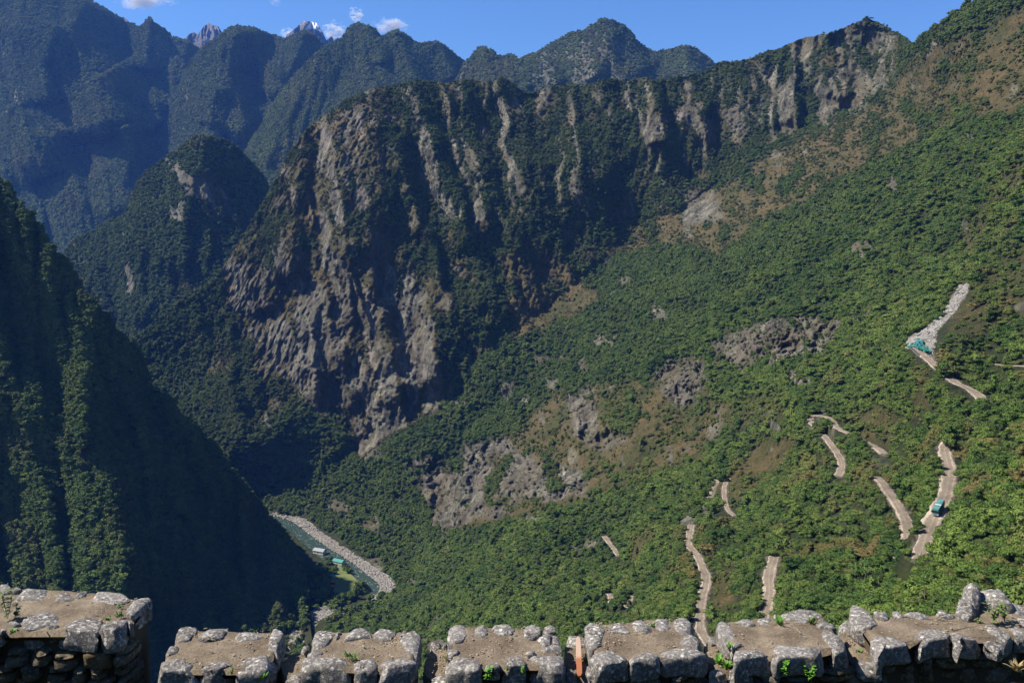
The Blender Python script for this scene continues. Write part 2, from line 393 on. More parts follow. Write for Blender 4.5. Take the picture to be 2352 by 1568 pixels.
# finer craggy relief, in world space
a_, b_ = ray(px, py); Xw, Zw = a_ * SM.Y, b_ * SM.Y
crag = fbm(Xw / 32, SM.Y / 40, Zw / 48, 5, seed=41, ridged=True, gain=0.66)
ledge = fbm(Xw / 26, SM.Y / 40, Zw / 14, 3, seed=47, ridged=True, gain=0.6)
SM.Y = SM.Y - cl * (5.0 * crag + 2.5 * ledge + 5.5 * fbm((Xw - 0.2 * Zw) / 15, SM.Y / 40, Zw / 70, 4, seed=49, ridged=True, gain=0.6)) + (1 - cl) * SM.Y * 0.006 * fbm(Xw / 14, SM.Y / 14, Zw / 14, 3, seed=43)
SM.Y = SM.Y - out1 * 8.5 * fbm(Xw / 15, SM.Y / 16, Zw / 24, 4, seed=44, ridged=True, gain=0.7)
SM.Y = SM.Y - cl * 2.6 * np.abs(noise(Xw / 7, SM.Y / 9, Zw / 11, seed=48)) * 2
slopeL = -np.gradient(off, axis=1) / 3.1                      # >0 where the rock turns to the left, towards the sun
# material masks
nA = fbm(px / 46.0 + 7, py / 110.0, None, 4, seed=51); nB = fbm(px / 60.0, py / 60.0, None, 4, seed=52); nC = fbm(q / 16.0, py / 95.0, None, 3, seed=53)
bigcliff = in_poly(px, py, [(690, 300), (740, 265), (830, 240), (880, 340), (880, 520), (920, 560), (960, 640), (995, 700), (1020, 850), (1005, 945), (880, 1010), (840, 1062), (815, 1040), (795, 950), (740, 955),
                            (690, 905), (640, 860), (590, 790), (520, 700), (500, 620), (550, 565), (640, 560), (655, 450), (680, 350)], 16)
lowcliff = bigcliff * sstep(560, 720, py)
ribs_ = in_poly(px, py, [(900, 210), (1150, 190), (1240, 230), (1480, 190), (1640, 170), (1720, 300), (1560, 400), (1650, 480), (1560, 520), (1420, 480), (1300, 500), (1100, 520), (950, 480), (900, 350)], 30)
summit = in_poly(px, py, [(1780, 130), (1880, 85), (1985, 48), (2050, 85), (2055, 190), (2000, 240), (1900, 290), (1800, 320), (1700, 340), (1650, 260), (1700, 180)], 20)
knobs = in_poly(px, py, [(1560, 440), (1640, 430), (1660, 500), (1570, 520)], 12)
spur_rock = in_poly(px, py, [(520, 590), (600, 580), (620, 650), (580, 700), (530, 690)], 10)
rock = np.clip(bigcliff * sstep(0.0, 0.22, nA + 0.5 * nC + 0.35 * slopeL + 0.36 * sstep(540, 760, py) - 0.20), 0, 1)
rock = np.maximum(rock, ribs_ * sstep(0.12, 0.34, nC * 0.8 + 0.35 * slopeL + 0.10 * nB))
rock = np.maximum(rock, summit * sstep(-0.12, 0.18, nA + 0.3 * slopeL))
rock = np.maximum(rock, knobs); rock = np.maximum(rock, spur_rock * sstep(-0.2, 0.1, nB))
rock = np.maximum(rock, out1 * sstep(-0.42, -0.14, nB + 0.5 * nA))
rock = np.maximum(rock, 0.8 * sstep(0.30, 0.42, nB + 0.3 * nA) * sstep(300, 420, SM.Y))
brown = np.maximum.reduce([in_poly(px, py, P_, 14) * v for P_, v in (
    ([(1150, 590), (1200, 540), (1290, 600), (1380, 680), (1300, 735), (1175, 780), (1165, 690)], 1.0),
    ([(1380, 590), (1440, 520), (1620, 460), (1800, 330), (1950, 265), (2050, 195), (2100, 130), (2352, 20), (2640, -60), (2640, 120), (2352, 250), (2150, 300), (1960, 400), (1760, 505), (1650, 590), (1560, 560)], 0.95),
    ([(1280, 900), (1400, 880), (1600, 860), (1650, 950), (1620, 1060), (1450, 1110), (1330, 1150), (1150, 1200), (1010, 1220), (960, 1110), (1160, 1000)], 0.85),
    ([(1640, 1130), (1700, 1050), (1770, 1000), (1830, 1010), (1800, 1060), (1740, 1130), (1680, 1150)], 1.0),
    ([(1450, 1240), (1500, 1200), (1510, 1240), (1450, 1300)], 1.0), ([(1630, 1330), (1680, 1300), (1690, 1380), (1640, 1400)], 0.9),
    ([(1950, 960), (2030, 930), (2080, 960), (2040, 1010), (1970, 1000)], 0.8), ([(2190, 560), (2352, 350), (2500, 200), (2500, 330), (2352, 440), (2230, 600)], 0.6),
    ([(2180, 700), (2352, 560), (2500, 500), (2500, 640), (2352, 700), (2250, 780), (2180, 790)], 0.42),
    ([(2100, 930), (2130, 925), (2125, 950), (2100, 955)], 1.0), ([(1560, 930), (1800, 900), (1830, 950), (1600, 1010)], 0.6))])
nD = fbm(px / 24, py / 30, None, 4, seed=56)
brown = np.clip(brown * sstep(-0.32, 0.12, 0.7 * nB + 0.6 * nD + 0.12), 0, 1)
brown = np.maximum(brown, 0.9 * bigcliff * sstep(-0.3, 0.1, nB + .5 * lowcliff))
brown = np.maximum(brown, cl * sstep(0.02, 0.3, nB + 0.3 * nA) * 0.75)
pale = np.maximum(in_poly(px, py, [(2090, 100), (2120, 90), (2175, 88), (2150, 110), (2130, 130), (2100, 128), (2070, 150), (2085, 120)], 5),
                  in_poly(px, py, [(1555, 262), (1570, 255), (1566, 325), (1530, 338), (1522, 290), (1535, 310)], 5))
pale = np.maximum(pale, 0.9 * in_poly(px, py, [(830, 670), (845, 665), (860, 740), (865, 860), (850, 880), (838, 790)], 6) * sstep(-0.3, 0.1, nC))
pale = np.maximum(pale, 0.22 * out1 * sstep(0.0, 0.25, nC + nB * .5))
pale = np.maximum(pale, 0.5 * bigcliff * sstep(0.28, 0.42, nC + 0.15 * slopeL))
finish_sheet(SM)

# ---- road: centre lines in picture units, sampled on the surface, terrain levelled around them
def surf_idx(s, x, y):
    """fractional row/col of a picture position on a sheet (front part)"""
    c = np.clip((np.asarray(x, float) - s.px[0, 0]) / (s.px[0, 1] - s.px[0, 0]), 0, s.px.shape[1] - 1.001)
    ci = c.astype(int); cr = s.crest[ci] * (1 - (c - ci)) + s.crest[np.minimum(ci + 1, len(s.crest) - 1)] * (c - ci)
    bt = s.py[-1, 0]
    r = np.clip((np.asarray(y, float) - cr) / (bt - cr), 0, 1) * (s.px.shape[0] - 1.001)
    return r, c
def surf(s, x, y):
    r, c = surf_idx(s, x, y); ri, ci = r.astype(int), c.astype(int); fr, fc = r - ri, c - ci
    o = []
    for A_ in (s.X, s.YY, s.Z):
        A_ = A_[s.nb:]
        o.append(A_[ri, ci] * (1 - fr) * (1 - fc) + A_[ri + 1, ci] * fr * (1 - fc) + A_[ri, ci + 1] * (1 - fr) * fc + A_[ri + 1, ci + 1] * fr * fc)
    return np.stack(o, -1)
def dens(pts, n):
    p = np.array(pts, float); d = np.r_[0, np.cumsum(np.hypot(*np.diff(p, axis=0).T))]
    # Catmull-Rom through the points
    t = np.linspace(0, len(p) - 1, n); i = np.clip(t.astype(int), 0, len(p) - 2); f = (t - i)[:, None]
    g = lambda k: p[np.clip(k, 0, len(p) - 1)]
    p0, p1, p2, p3 = g(i - 1), g(i), g(i + 1), g(i + 2)
    return 0.5 * ((2 * p1) + (-p0 + p2) * f + (2 * p0 - 5 * p1 + 4 * p2 - p3) * f ** 2 + (-p0 + 3 * p1 - 3 * p2 + p3) * f ** 3)
vis_road = []; RW = []
for (pts, hw, vis), zd in zip(roads, road_z):
    n = (len(pts) - 1) * 10 + 1
    ks = sorted(zd); zs = np.interp(np.linspace(0, len(pts) - 1, n), ks, [zd[k_] for k_ in ks])
    pp = dens(pts, n); P3 = np.array([at_z(a_, b_, z_) for (a_, b_), z_ in zip(pp, zs)])
    for _ in range(6):
        P3[1:-1] = 0.25 * P3[:-2] + 0.5 * P3[1:-1] + 0.25 * P3[2:]
    zz = P3[:, 2].copy()
    for _ in range(25): zz[1:-1] = 0.25 * zz[:-2] + 0.5 * zz[1:-1] + 0.25 * zz[2:]
    P3[:, 2] = zz
    RW.append((P3, hw))
    for a, b in vis:
        x_, y_ = to_px(P3[a * 10:b * 10 + 1]); vis_road.append(np.c_[x_, y_, P3[a * 10:b * 10 + 1, 1]])
vis_road = np.vstack(vis_road)
fx, fy, fz = SM.X, SM.YY, SM.Z
road_near = np.full(fx.shape, 1e9)
for P3, hw in RW:
    lo, hi = P3.min(0) - 14, P3.max(0) + 14
    m = (fx > lo[0]) & (fx < hi[0]) & (fy > lo[1]) & (fy < hi[1])
    ii = np.nonzero(m)
    if len(ii[0]) == 0: continue
    vx, vy, vz = fx[ii], fy[ii], fz[ii]
    best = np.full(len(vx), 1e9); rz = np.zeros(len(vx))
    for k in range(0, len(vx), 20000):
        s_ = slice(k, k + 20000)
        d2 = (vx[s_, None] - P3[None, :, 0]) ** 2 + (vy[s_, None] - P3[None, :, 1]) ** 2
        j = d2.argmin(1); best[s_] = np.sqrt(d2[np.arange(len(j)), j]); rz[s_] = P3[j, 2]
    w = 1 - sstep(hw + 0.8, hw + 7.0, best)
    fz[ii] = vz * (1 - w) + (rz - 0.35) * w
    road_near[ii] = np.minimum(road_near[ii], best - hw)
pale = np.maximum(full(SM, pale), 0.6 * sstep(0.8, 0.0, road_near + 1.2 * noise(fx / 3, fy / 3, fz / 3, seed=61)))
slide = in_poly(px, py, [(2222, 648), (2203, 658), (2178, 696), (2160, 729), (2130, 748), (2081, 779), (2078, 796), (2100, 803), (2141, 798), (2152, 756), (2191, 719), (2213, 684), (2229, 655)], 5)
plaza = in_poly(px, py, [(2085, 796), (2145, 797), (2152, 815), (2120, 822)], 5)
pale = np.maximum(pale, full(SM, np.maximum(slide, 0.9 * plaza)))
SMattrs = dict(rock=full(SM, rock), grass=full(SM, brown), pale=pale, snow=0 * pale)
terrain_sheet('mountainside', SM.X, SM.YY, SM.Z, SMattrs, M_TER)

# ---- other mountains
def simple_sheet(name, crest, bottom, ctrl, x0, x1, step, rowstep, back, rough, seed, spines, ribA, ribL, skew, mat, rockpolys=(), rockbias=0.35, snow=None, small=0.004, post=None, spk=1.0):
    s = make_sheet(crest, bottom, ctrl, x0, x1, step, rowstep, back, rough, seed)
    px, py = s.px, s.py
    d0 = py - s.crest[None]
    q = px - skew * d0 + ribL * 0.18 * noise(px / ribL, py / ribL, seed=seed + 2)
    r1 = 1 - 2.2 * np.abs(noise(q / ribL, d0 / (ribL * 3.0) + 3, seed=seed + 3)); r2 = 1 - 2.2 * np.abs(noise(q / (ribL * 0.4), d0 / (ribL * 1.6), seed=seed + 4))
    r3 = 1 - 2.2 * np.abs(noise(q / (ribL * 0.17), d0 / (ribL * 0.8), seed=seed + 5))
    off = -ribA * (1.15 * r1 + 0.5 * r2 + 0.16 * r3)
    for sp in spines: off = off + spine(px, py, sp[0], sp[1] * spk, sp[2], sp[3])
    s.Y = s.Y + off
    a, b = ray(px, py); L = s.Y.mean()
    X_, Z_ = a * s.Y, b * s.Y
    s.Y = s.Y - small * L * fbm(X_ / (0.022 * L), s.Y / (0.022 * L), Z_ / (0.04 * L), 4, seed=seed + 6, ridged=True, gain=0.62)
    if post: post(s)
    sl = -np.gradient(off, axis=1) / step / (L / 1829)
    nA = fbm(px / (ribL * .5), py / (ribL), None, 4, seed=seed + 8); nB = fbm(px / ribL, py / ribL, None, 4, seed=seed + 9)
    rock = 0.9 * sstep(rockbias, rockbias + 0.12, nA + 0.12 * sl)
    for P_, v, so_ in rockpolys:
        rock = np.maximum(rock, v * in_poly(px, py, P_, so_) * sstep(-0.25, 0.05, nA))
    grass = 0.8 * sstep(0.0, 0.3, nB)
    finish_sheet(s); s.rock = rock; s.grass = grass; z0 = np.zeros_like(full(s, rock))
    sn = full(s, snow(px, py)) if snow else z0
    terrain_sheet(name, s.X, s.YY, s.Z, dict(rock=full(s, rock), grass=full(s, grass), pale=z0, snow=sn), mat)
    return s

# left dark hill across the river
crest7 = [(-500, 20), (-400, 110), (-200, 290), (0, 415), (20, 430), (40, 470), (65, 490), (90, 520), (110, 548), (125, 575), (150, 600), (185, 645), (200, 680), (240, 722),
          (270, 762), (310, 792), (330, 830), (345, 882), (400, 930), (450, 985), (500, 1030), (540, 1090), (575, 1130), (610, 1175), (650, 1220), (682, 1262), (700, 1288),
          (714, 1325), (722, 1400), (732, 1500), (745, 1560), (790, 1600)]
c7 = [(-500, 20, 930), (-400, 110, 930), (-200, 290, 940), (0, 415, 949), (110, 548, 947), (185, 645, 946), (310, 792, 947), (400, 930, 943), (500, 1030, 985), (610, 1175, 1065), (690, 1262, 1010), (725, 1320, 942),
      (0, 520, 914), (100, 640, 917), (0, 640, 915), (-300, 500, 930), (-300, 900, 890), (-300, 1300, 775),
      (0, 740, 890), (120, 740, 912), (0, 900, 846), (110, 900, 862), (0, 1050, 805), (120, 1050, 820), (0, 1200, 762), (130, 1200, 770), (0, 1340, 715), (150, 1340, 722),
      (200, 720, 925), (205, 800, 902), (195, 900, 873), (205, 1000, 838), (240, 1150, 785), (290, 1280, 745), (310, 1350, 722),
      (300, 850, 929), (270, 930, 905), (280, 1020, 882), (320, 1150, 855), (370, 1280, 822), (400, 1400, 806),
      (400, 1060, 915), (480, 1180, 930), (560, 1280, 935), (560, 1200, 995), (450, 1320, 850), (620, 1300, 945), (600, 1380, 868), (680, 1350, 893), (500, 1450, 790)]
for p in [(700, 1400), (640, 1440), (745, 1440), (760, 1560), (600, 1560)]:
    c7.append(zc(p[0], p[1], -396))
S7 = simple_sheet('left_hillside', crest7, 1640, c7, -460, 790, 3.2, 3.2, (12, 18, 1.0), 3.0, 70,
                  [([(190, 650), (213, 720), (212, 800), (195, 900), (205, 1000), (245, 1150), (300, 1300), (320, 1420)], 16, 60, 40)], 22, 100, 0.15, M_TER,
                  [([(130, 930), (170, 920), (200, 1060), (240, 1200), (200, 1190), (150, 1050)], 0.8, 15)], 0.5)
# rounded knob
crestK = [(40, 760), (100, 640), (155, 575), (180, 545), (215, 528), (247, 512), (285, 492), (305, 452), (315, 420), (337, 394), (370, 370), (400, 348), (430, 325), (460, 310), (480, 311), (505, 318),
          (520, 322), (550, 340), (580, 373), (605, 402), (620, 432), (640, 480), (680, 560), (760, 700)]
cK = [(40, 760, 2150), (155, 575, 2100), (285, 492, 2060), (400, 348, 2040), (470, 310, 2030), (580, 373, 2080), (640, 480, 2080), (760, 700, 1950),
      (300, 520, 1985), (300, 650, 1900), (340, 790, 1760), (200, 600, 2020), (200, 750, 1880), (230, 900, 1700), (450, 450, 1900), (560, 470, 1960), (430, 600, 1820), (560, 600, 1850),
      (480, 700, 1760), (300, 1000, 1560), (600, 900, 1650)]
SK = simple_sheet('wooded_knob', crestK, 960, cK, 40, 720, 3.0, 3.2, (12, 22, 1.0), 3.0, 90,
                  [([(300, 480), (290, 580), (300, 680), (330, 760)], 35, 40, 70), ([(470, 315), (440, 420), (420, 520), (430, 640)], 35, 90, 50),
                   ([(240, 520), (225, 640), (260, 760)], 20, 50, 40)], 24, 90, 0.1, M_TER,
                  [([(375, 365), (400, 360), (430, 400), (470, 410), (520, 440), (545, 500), (500, 490), (460, 460), (420, 440)], 1.0, 8), ([(278, 540), (305, 530), (320, 620), (315, 700), (290, 680), (280, 600)], 1.0, 10)], 0.5)
# blue range: left mass, middle, right
crestA = [(-500, 330), (-200, 100), (0, -60), (100, -45), (200, -4), (235, 18), (270, 40), (300, 56), (325, 62), (338, 48), (345, 42), (352, 50), (362, 60), (382, 72), (400, 88), (430, 95), (455, 110), (480, 150), (560, 320), (640, 430)]
cA = [(-500, 330, 4300), (0, -75, 4700), (200, -4, 4900), (345, 42, 5000), (430, 95, 5100), (560, 320, 5000), (640, 430, 4900), (-300, 300, 4250), (0, 150, 4550), (0, 350, 4000), (0, 500, 3600),
      (150, 100, 4500), (150, 300, 4000), (150, 480, 3500), (300, 150, 4550), (300, 300, 4050), (260, 500, 3400), (400, 250, 4450), (100, 700, 3100), (400, 700, 2850), (600, 700, 2800), (-400, 700, 3400)]
spA = [([(60, -40), (40, 60), (20, 160), (60, 300), (120, 420)], 170, 160, 90), ([(200, 0), (160, 70), (190, 140), (215, 185), (235, 260), (250, 330)], 230, 190, 100),
       ([(345, 44), (338, 110), (330, 170)], 150, 50, 50), ([(270, 150), (300, 200), (345, 260), (365, 300)], 150, 90, 60), ([(430, 95), (420, 140), (425, 200), (400, 280)], 160, 80, 50),
       ([(290, 290), (300, 350), (280, 430), (300, 500)], 120, 80, 60), ([(130, 60), (100, 150), (110, 250)], 120, 80, 60), ([(150, 430), (210, 470), (290, 520)], 100, 60, 60), ([(20, 250), (80, 330), (110, 420)], 110, 60, 60)]
SA = simple_sheet('blue_mountain_range', crestA, 640, cA, -420, 640, 2.9, 2.9, (10, 60, 0.9), 2.4, 110, spA, 60, 90, 0.25, M_FAR, rockbias=0.62, small=0.003, spk=1.7)
crestB = [(240, 560), (280, 480), (320, 380), (360, 290), (400, 220), (440, 140), (470, 106), (500, 85), (530, 64), (547, 60), (560, 63), (575, 63), (600, 72), (640, 86), (657, 89), (680, 80), (695, 71), (712, 73), (725, 84), (747, 107), (775, 150), (830, 330)]
cB = [(240, 560, 3700), (360, 290, 4100), (547, 60, 4500), (657, 89, 4550), (700, 72, 4600), (775, 150, 4500), (830, 330, 4300), (460, 300, 3900), (560, 300, 3850), (680, 250, 4200), (500, 480, 3300), (650, 480, 3500), (400, 500, 3400), (500, 640, 2900), (750, 640, 3200), (250, 640, 3400)]
spB = [([(547, 62), (528, 120), (520, 180), (545, 230), (560, 290), (540, 330)], 190, 110, 60), ([(575, 65), (590, 130), (640, 180), (650, 240), (600, 310)], 120, 60, 50),
       ([(700, 73), (690, 110), (660, 170), (645, 240)], 170, 70, 40), ([(470, 110), (450, 200), (440, 300), (420, 400)], 80, 60, 50), ([(500, 200), (480, 280), (490, 330)], 110, 50, 40), ([(717, 76), (722, 110), (715, 150)], 60, 30, 24)]
SB = simple_sheet('blue_middle_mountain', crestB, 620, cB, 240, 830, 2.9, 2.9, (10, 60, 0.9), 2.4, 130, spB, 42, 75, 0.1, M_FAR, rockbias=0.58, small=0.003, spk=1.7)
crestC = [(500, 560), (540, 440), (567, 340), (600, 290), (650, 205), (700, 150), (747, 106), (784, 90), (803, 63), (821, 53), (832, 58), (847, 60), (862, 70), (877, 86), (895, 76), (911, 70), (934, 83), (950, 95), (964, 103), (985, 99), (1004, 97), (1022, 108), (1037, 120), (1067, 142), (1090, 200), (1130, 320)]
cC = [(500, 560, 3000), (567, 340, 3250), (700, 150, 3600), (821, 53, 3900), (911, 70, 3900), (1004, 97, 3900), (1067, 142, 3900), (1130, 320, 3700), (800, 200, 3450), (900, 200, 3500), (1000, 220, 3550), (700, 300, 3150), (850, 320, 3050), (640, 420, 2850), (800, 500, 2700), (1000, 500, 2900)]
spC = [([(821, 55), (840, 120), (860, 200), (840, 300)], 70, 80, 50), ([(911, 72), (930, 120), (945, 170), (990, 260)], 130, 80, 50), ([(1004, 98), (1020, 130), (1050, 190)], 90, 60, 50), ([(750, 108), (700, 200), (640, 310), (600, 400)], 60, 60, 60), ([(847, 60), (872, 110), (880, 150)], 60, 30, 26)]
SC = simple_sheet('blue_right_mountain', crestC, 600, cC, 500, 1130, 2.9, 2.9, (10, 50, 0.9), 2.2, 150, spC, 30, 80, -0.1, M_FAR, rockbias=0.6, small=0.003, spk=1.7)
crest2 = [(1000, 300), (1040, 200), (1067, 143), (1085, 125), (1100, 112), (1115, 109), (1130, 114), (1145, 130), (1165, 127), (1180, 128), (1195, 136), (1217, 125), (1240, 118), (1265, 100), (1290, 86), (1312, 76), (1338, 73), (1360, 56), (1388, 45), (1410, 50), (1432, 58), (1448, 72), (1460, 90), (1480, 110), (1500, 118),
          (1530, 116), (1548, 115), (1572, 107), (1600, 112), (1622, 130), (1645, 150), (1700, 200), (1800, 300)]
c2 = [(1000, 300, 3400), (1115, 109, 3500), (1240, 118, 3350), (1388, 45, 3400), (1500, 118, 3400), (1572, 107, 3400), (1645, 150, 3400), (1800, 300, 3300), (1115, 200, 3200), (1240, 200, 3000), (1388, 130, 3100), (1450, 200, 2900), (1600, 190, 3150), (1200, 400, 2600), (1600, 400, 2600)]
sp2 = [([(1388, 47), (1395, 100), (1410, 150), (1440, 210)], 90, 90, 45), ([(1338, 74), (1345, 130), (1370, 190)], 70, 60, 40), ([(1115, 111), (1120, 150), (1150, 220)], 80, 60, 50), ([(1432, 60), (1450, 110), (1490, 170)], 60, 40, 40),
       ([(1240, 119), (1260, 160), (1290, 200)], 50, 50, 40), ([(1572, 108), (1580, 150), (1600, 190)], 60, 50, 40), ([(1186, 130), (1200, 170), (1215, 210)], 40, 30, 40)]
S2 = simple_sheet('dark_peak_range', crest2, 460, c2, 1000, 1800, 2.7, 2.6, (10, 50, 0.9), 2.2, 170, sp2, 26, 60, 0.0, M_FAR, [([(1200, 130), (1340, 80), (1440, 80), (1480, 190), (1300, 210), (1230, 190)], 0.75, 20)], rockbias=0.5, small=0.0045, spk=1.6)
# far snow mountains
M_PEAK = terrain_mat('bare_high_peak', 0.1, rockc=((0.10, 0.10, 0.11), (0.2, 0.19, 0.19), (0.34, 0.32, 0.30)), soil=((0.12, 0.12, 0.12), (0.2, 0.19, 0.18)), grass=((0.15, 0.14, 0.12), (0.12, 0.12, 0.1)))
crestF = [(120, 260), (200, 120), (262, 40), (272, 40), (283, 39), (296, 50), (306, 58), (330, 90), (380, 180), (420, 100), (432, 80), (444, 74), (455, 80), (468, 60), (480, 53), (486, 58), (500, 60), (508, 72), (540, 120), (600, 180), (640, 110),
          (660, 80), (682, 62), (697, 48), (715, 50), (728, 53), (740, 72), (750, 94), (757, 88), (763, 84), (768, 96), (800, 140), (860, 240)]
cF = [(120, 260, 7600), (272, 40, 7200), (480, 62, 7500), (700, 58, 7700), (860, 240, 7600), (280, 200, 6500), (480, 200, 6700), (700, 200, 6900)]
def snowf(px, py):
    return np.maximum(in_poly(px, py, [(702, 66), (710, 57), (715, 49), (724, 50), (738, 66), (740, 74), (730, 72), (720, 64), (712, 68), (704, 69)], 1.6), in_poly(px, py, [(750, 93), (757, 87), (764, 90), (768, 96), (760, 98)], 1.6) * 0.0)
SF = simple_sheet('far_snow_peaks', crestF, 300, cF, 120, 860, 1.6, 2.0, (8, 60, 0.8), 1.2, 190, [([(700, 58), (690, 90), (680, 130)], 200, 30, 30), ([(480, 62), (474, 90), (470, 120)], 200, 24, 30)], 120, 26, 0.0, M_PEAK, rockbias=-0.1, snow=snowf, small=0.006)

# ---- valley floor
def strip(name, pts, widths, z, mat, zn=0.0, kind='structure', n=10, across=9):
    pp = dens(pts, (len(pts) - 1) * n + 1); wd = np.interp(np.linspace(0, len(pts) - 1, len(pp)), range(len(pts)), widths)
    P3 = np.array([at_z(a, b, z) for a, b in pp]); T = np.gradient(P3[:, :2], axis=0); T /= np.linalg.norm(T, axis=1)[:, None]
    N = np.c_[-T[:, 1], T[:, 0]]; u = np.linspace(-1, 1, across)
    V = np.concatenate([np.c_[P3[:, :2] + N * (wd[:, None] * uu), np.full(len(P3), z)] for uu in u]).reshape(across, len(P3), 3)
    V[..., 2] += zn * noise(V[..., 0] / 7, V[..., 1] / 7, seed=5)
    return P3, V
def grid_obj(name, V, mat):
    a, b = V.shape[:2]; idx = np.arange(a * b).reshape(a, b)
    Fc = np.stack([idx[:-1, :-1], idx[1:, :-1], idx[1:, 1:], idx[:-1, 1:]], -1).reshape(-1, 4)
    o = mesh_obj(name, V.reshape(-1, 3), Fc, mat, smooth=True); o['kind'] = 'structure'; return o
m, nt, b = new_mat('river_water'); k = NB(nt)
iso = k.coord(); n1 = k.noise(iso, 0.35, 6, 0.7); n2 = k.noise(iso, 0.05, 3, 0.5)
foam = k.math('MULTIPLY', k.ramp(n1, [(0.58, (0, 0, 0)), (0.68, (1, 1, 1))]), k.ramp(n2, [(0.4, (0.15, 0.15, 0.15)), (0.62, (1, 1, 1))]))
k.lk(k.mix(foam, (0.025, 0.045, 0.036), (0.55, 0.6, 0.6)), b.inputs['Base Color']); b.inputs['Roughness'].default_value = 0.25; b.inputs['Specular IOR Level'].default_value = 0.5
k.bump(n1, 0.3, 0.5, b); M_WATER = m
m, nt, b = new_mat('river_gravel'); k = NB(nt); iso = k.coord(); n1 = k.noise(iso, 0.5, 8, 0.75)
k.lk(k.ramp(n1, [(0.35, (0.08, 0.07, 0.06)), (0.5, (0.19, 0.16, 0.135)), (0.62, (0.28, 0.25, 0.21)), (0.7, (0.42, 0.38, 0.33))]), b.inputs['Base Color'])
k.bump(n1, 1.0, 2.0, b); M_GRAVEL = m
m, nt, b = new_mat('meadow_grass'); k = NB(nt); iso = k.coord(); n1 = k.noise(iso, 0.09, 6, 0.7); n2 = k.noise(iso, 2.5, 3, 0.7)
c = k.ramp(n1, [(0.35, (0.075, 0.10, 0.032)), (0.55, (0.11, 0.13, 0.044)), (0.7, (0.16, 0.15, 0.07))])
k.lk(k.mix(0.5, c, k.ramp(n2, [(0.3, (0.6, 0.6, 0.6)), (0.7, (1.3, 1.3, 1.2))]), 'MULTIPLY'), b.inputs['Base Color']); M_MEADOW = m
ZR = -390.0
gx, gy = np.meshgrid(np.linspace(-900, 200, 90), np.linspace(500, 1900, 110), indexing='ij')
V = np.stack([gx, gy, np.full(gx.shape, ZR - 1.2) + 0.6 * noise(gx / 40, gy / 40)], -1)
grid_obj('valley_floor', V, M_TER)
wpts = [(560, 1160), (600, 1178), (640, 1190), (690, 1216), (728, 1245), (770, 1276), (812, 1306), (845, 1335), (858, 1358), (840, 1376), (800, 1392), (760, 1412), (720, 1440), (700, 1475), (672, 1530), (640, 1600)]
_, V = strip('r', wpts, [10, 12, 13, 16, 17, 19, 21, 22, 20, 15, 13, 14, 14, 13, 13, 14], ZR, M_WATER); grid_obj('river_water', V, M_WATER)
bpts = [(590, 1166), (640, 1180), (690, 1196), (722, 1222), (768, 1252), (815, 1284), (862, 1316), (892, 1340), (880, 1368), (840, 1392), (790, 1405), (750, 1425)]
bankP, V = strip('b', bpts, [3, 5, 11, 8, 10, 7, 10, 11, 9, 7, 6, 6], ZR + 0.9, M_GRAVEL, 0.9, across=9); grid_obj('boulder_bank', V, M_GRAVEL)
bp2 = [(790, 1380), (750, 1398), (718, 1418), (698, 1448), (690, 1480), (680, 1520)]
bank2, V = strip('b', bp2, [5, 7, 12, 14, 12, 10], ZR + 0.7, M_GRAVEL, 0.9); grid_obj('gravel_bar', V, M_GRAVEL)
# meadow and wooded point inside the bend
mp = [(752, 1300), (760, 1280), (782, 1300), (812, 1320), (828, 1345), (832, 1368), (806, 1384), (770, 1395), (742, 1402), (735, 1370), (742, 1330)]
V = [at_z(a, b_, ZR + 1.0) for a, b_ in mp]
mb = mesh_obj('river_point', V, [list(range(len(V)))[::-1]], M_TER); mb['kind'] = 'structure'
mp2 = [(776, 1296), (790, 1305), (806, 1318), (822, 1335), (820, 1355), (800, 1368), (780, 1372), (766, 1355), (770, 1338), (762, 1325), (772, 1310)]
V = [at_z(a, b_, ZR + 1.3) for a, b_ in dens(mp2 + mp2[:1], 60)]
mb = mesh_obj('meadow', V, [list(range(len(V)))[::-1]], M_MEADOW); mb['kind'] = 'structure'

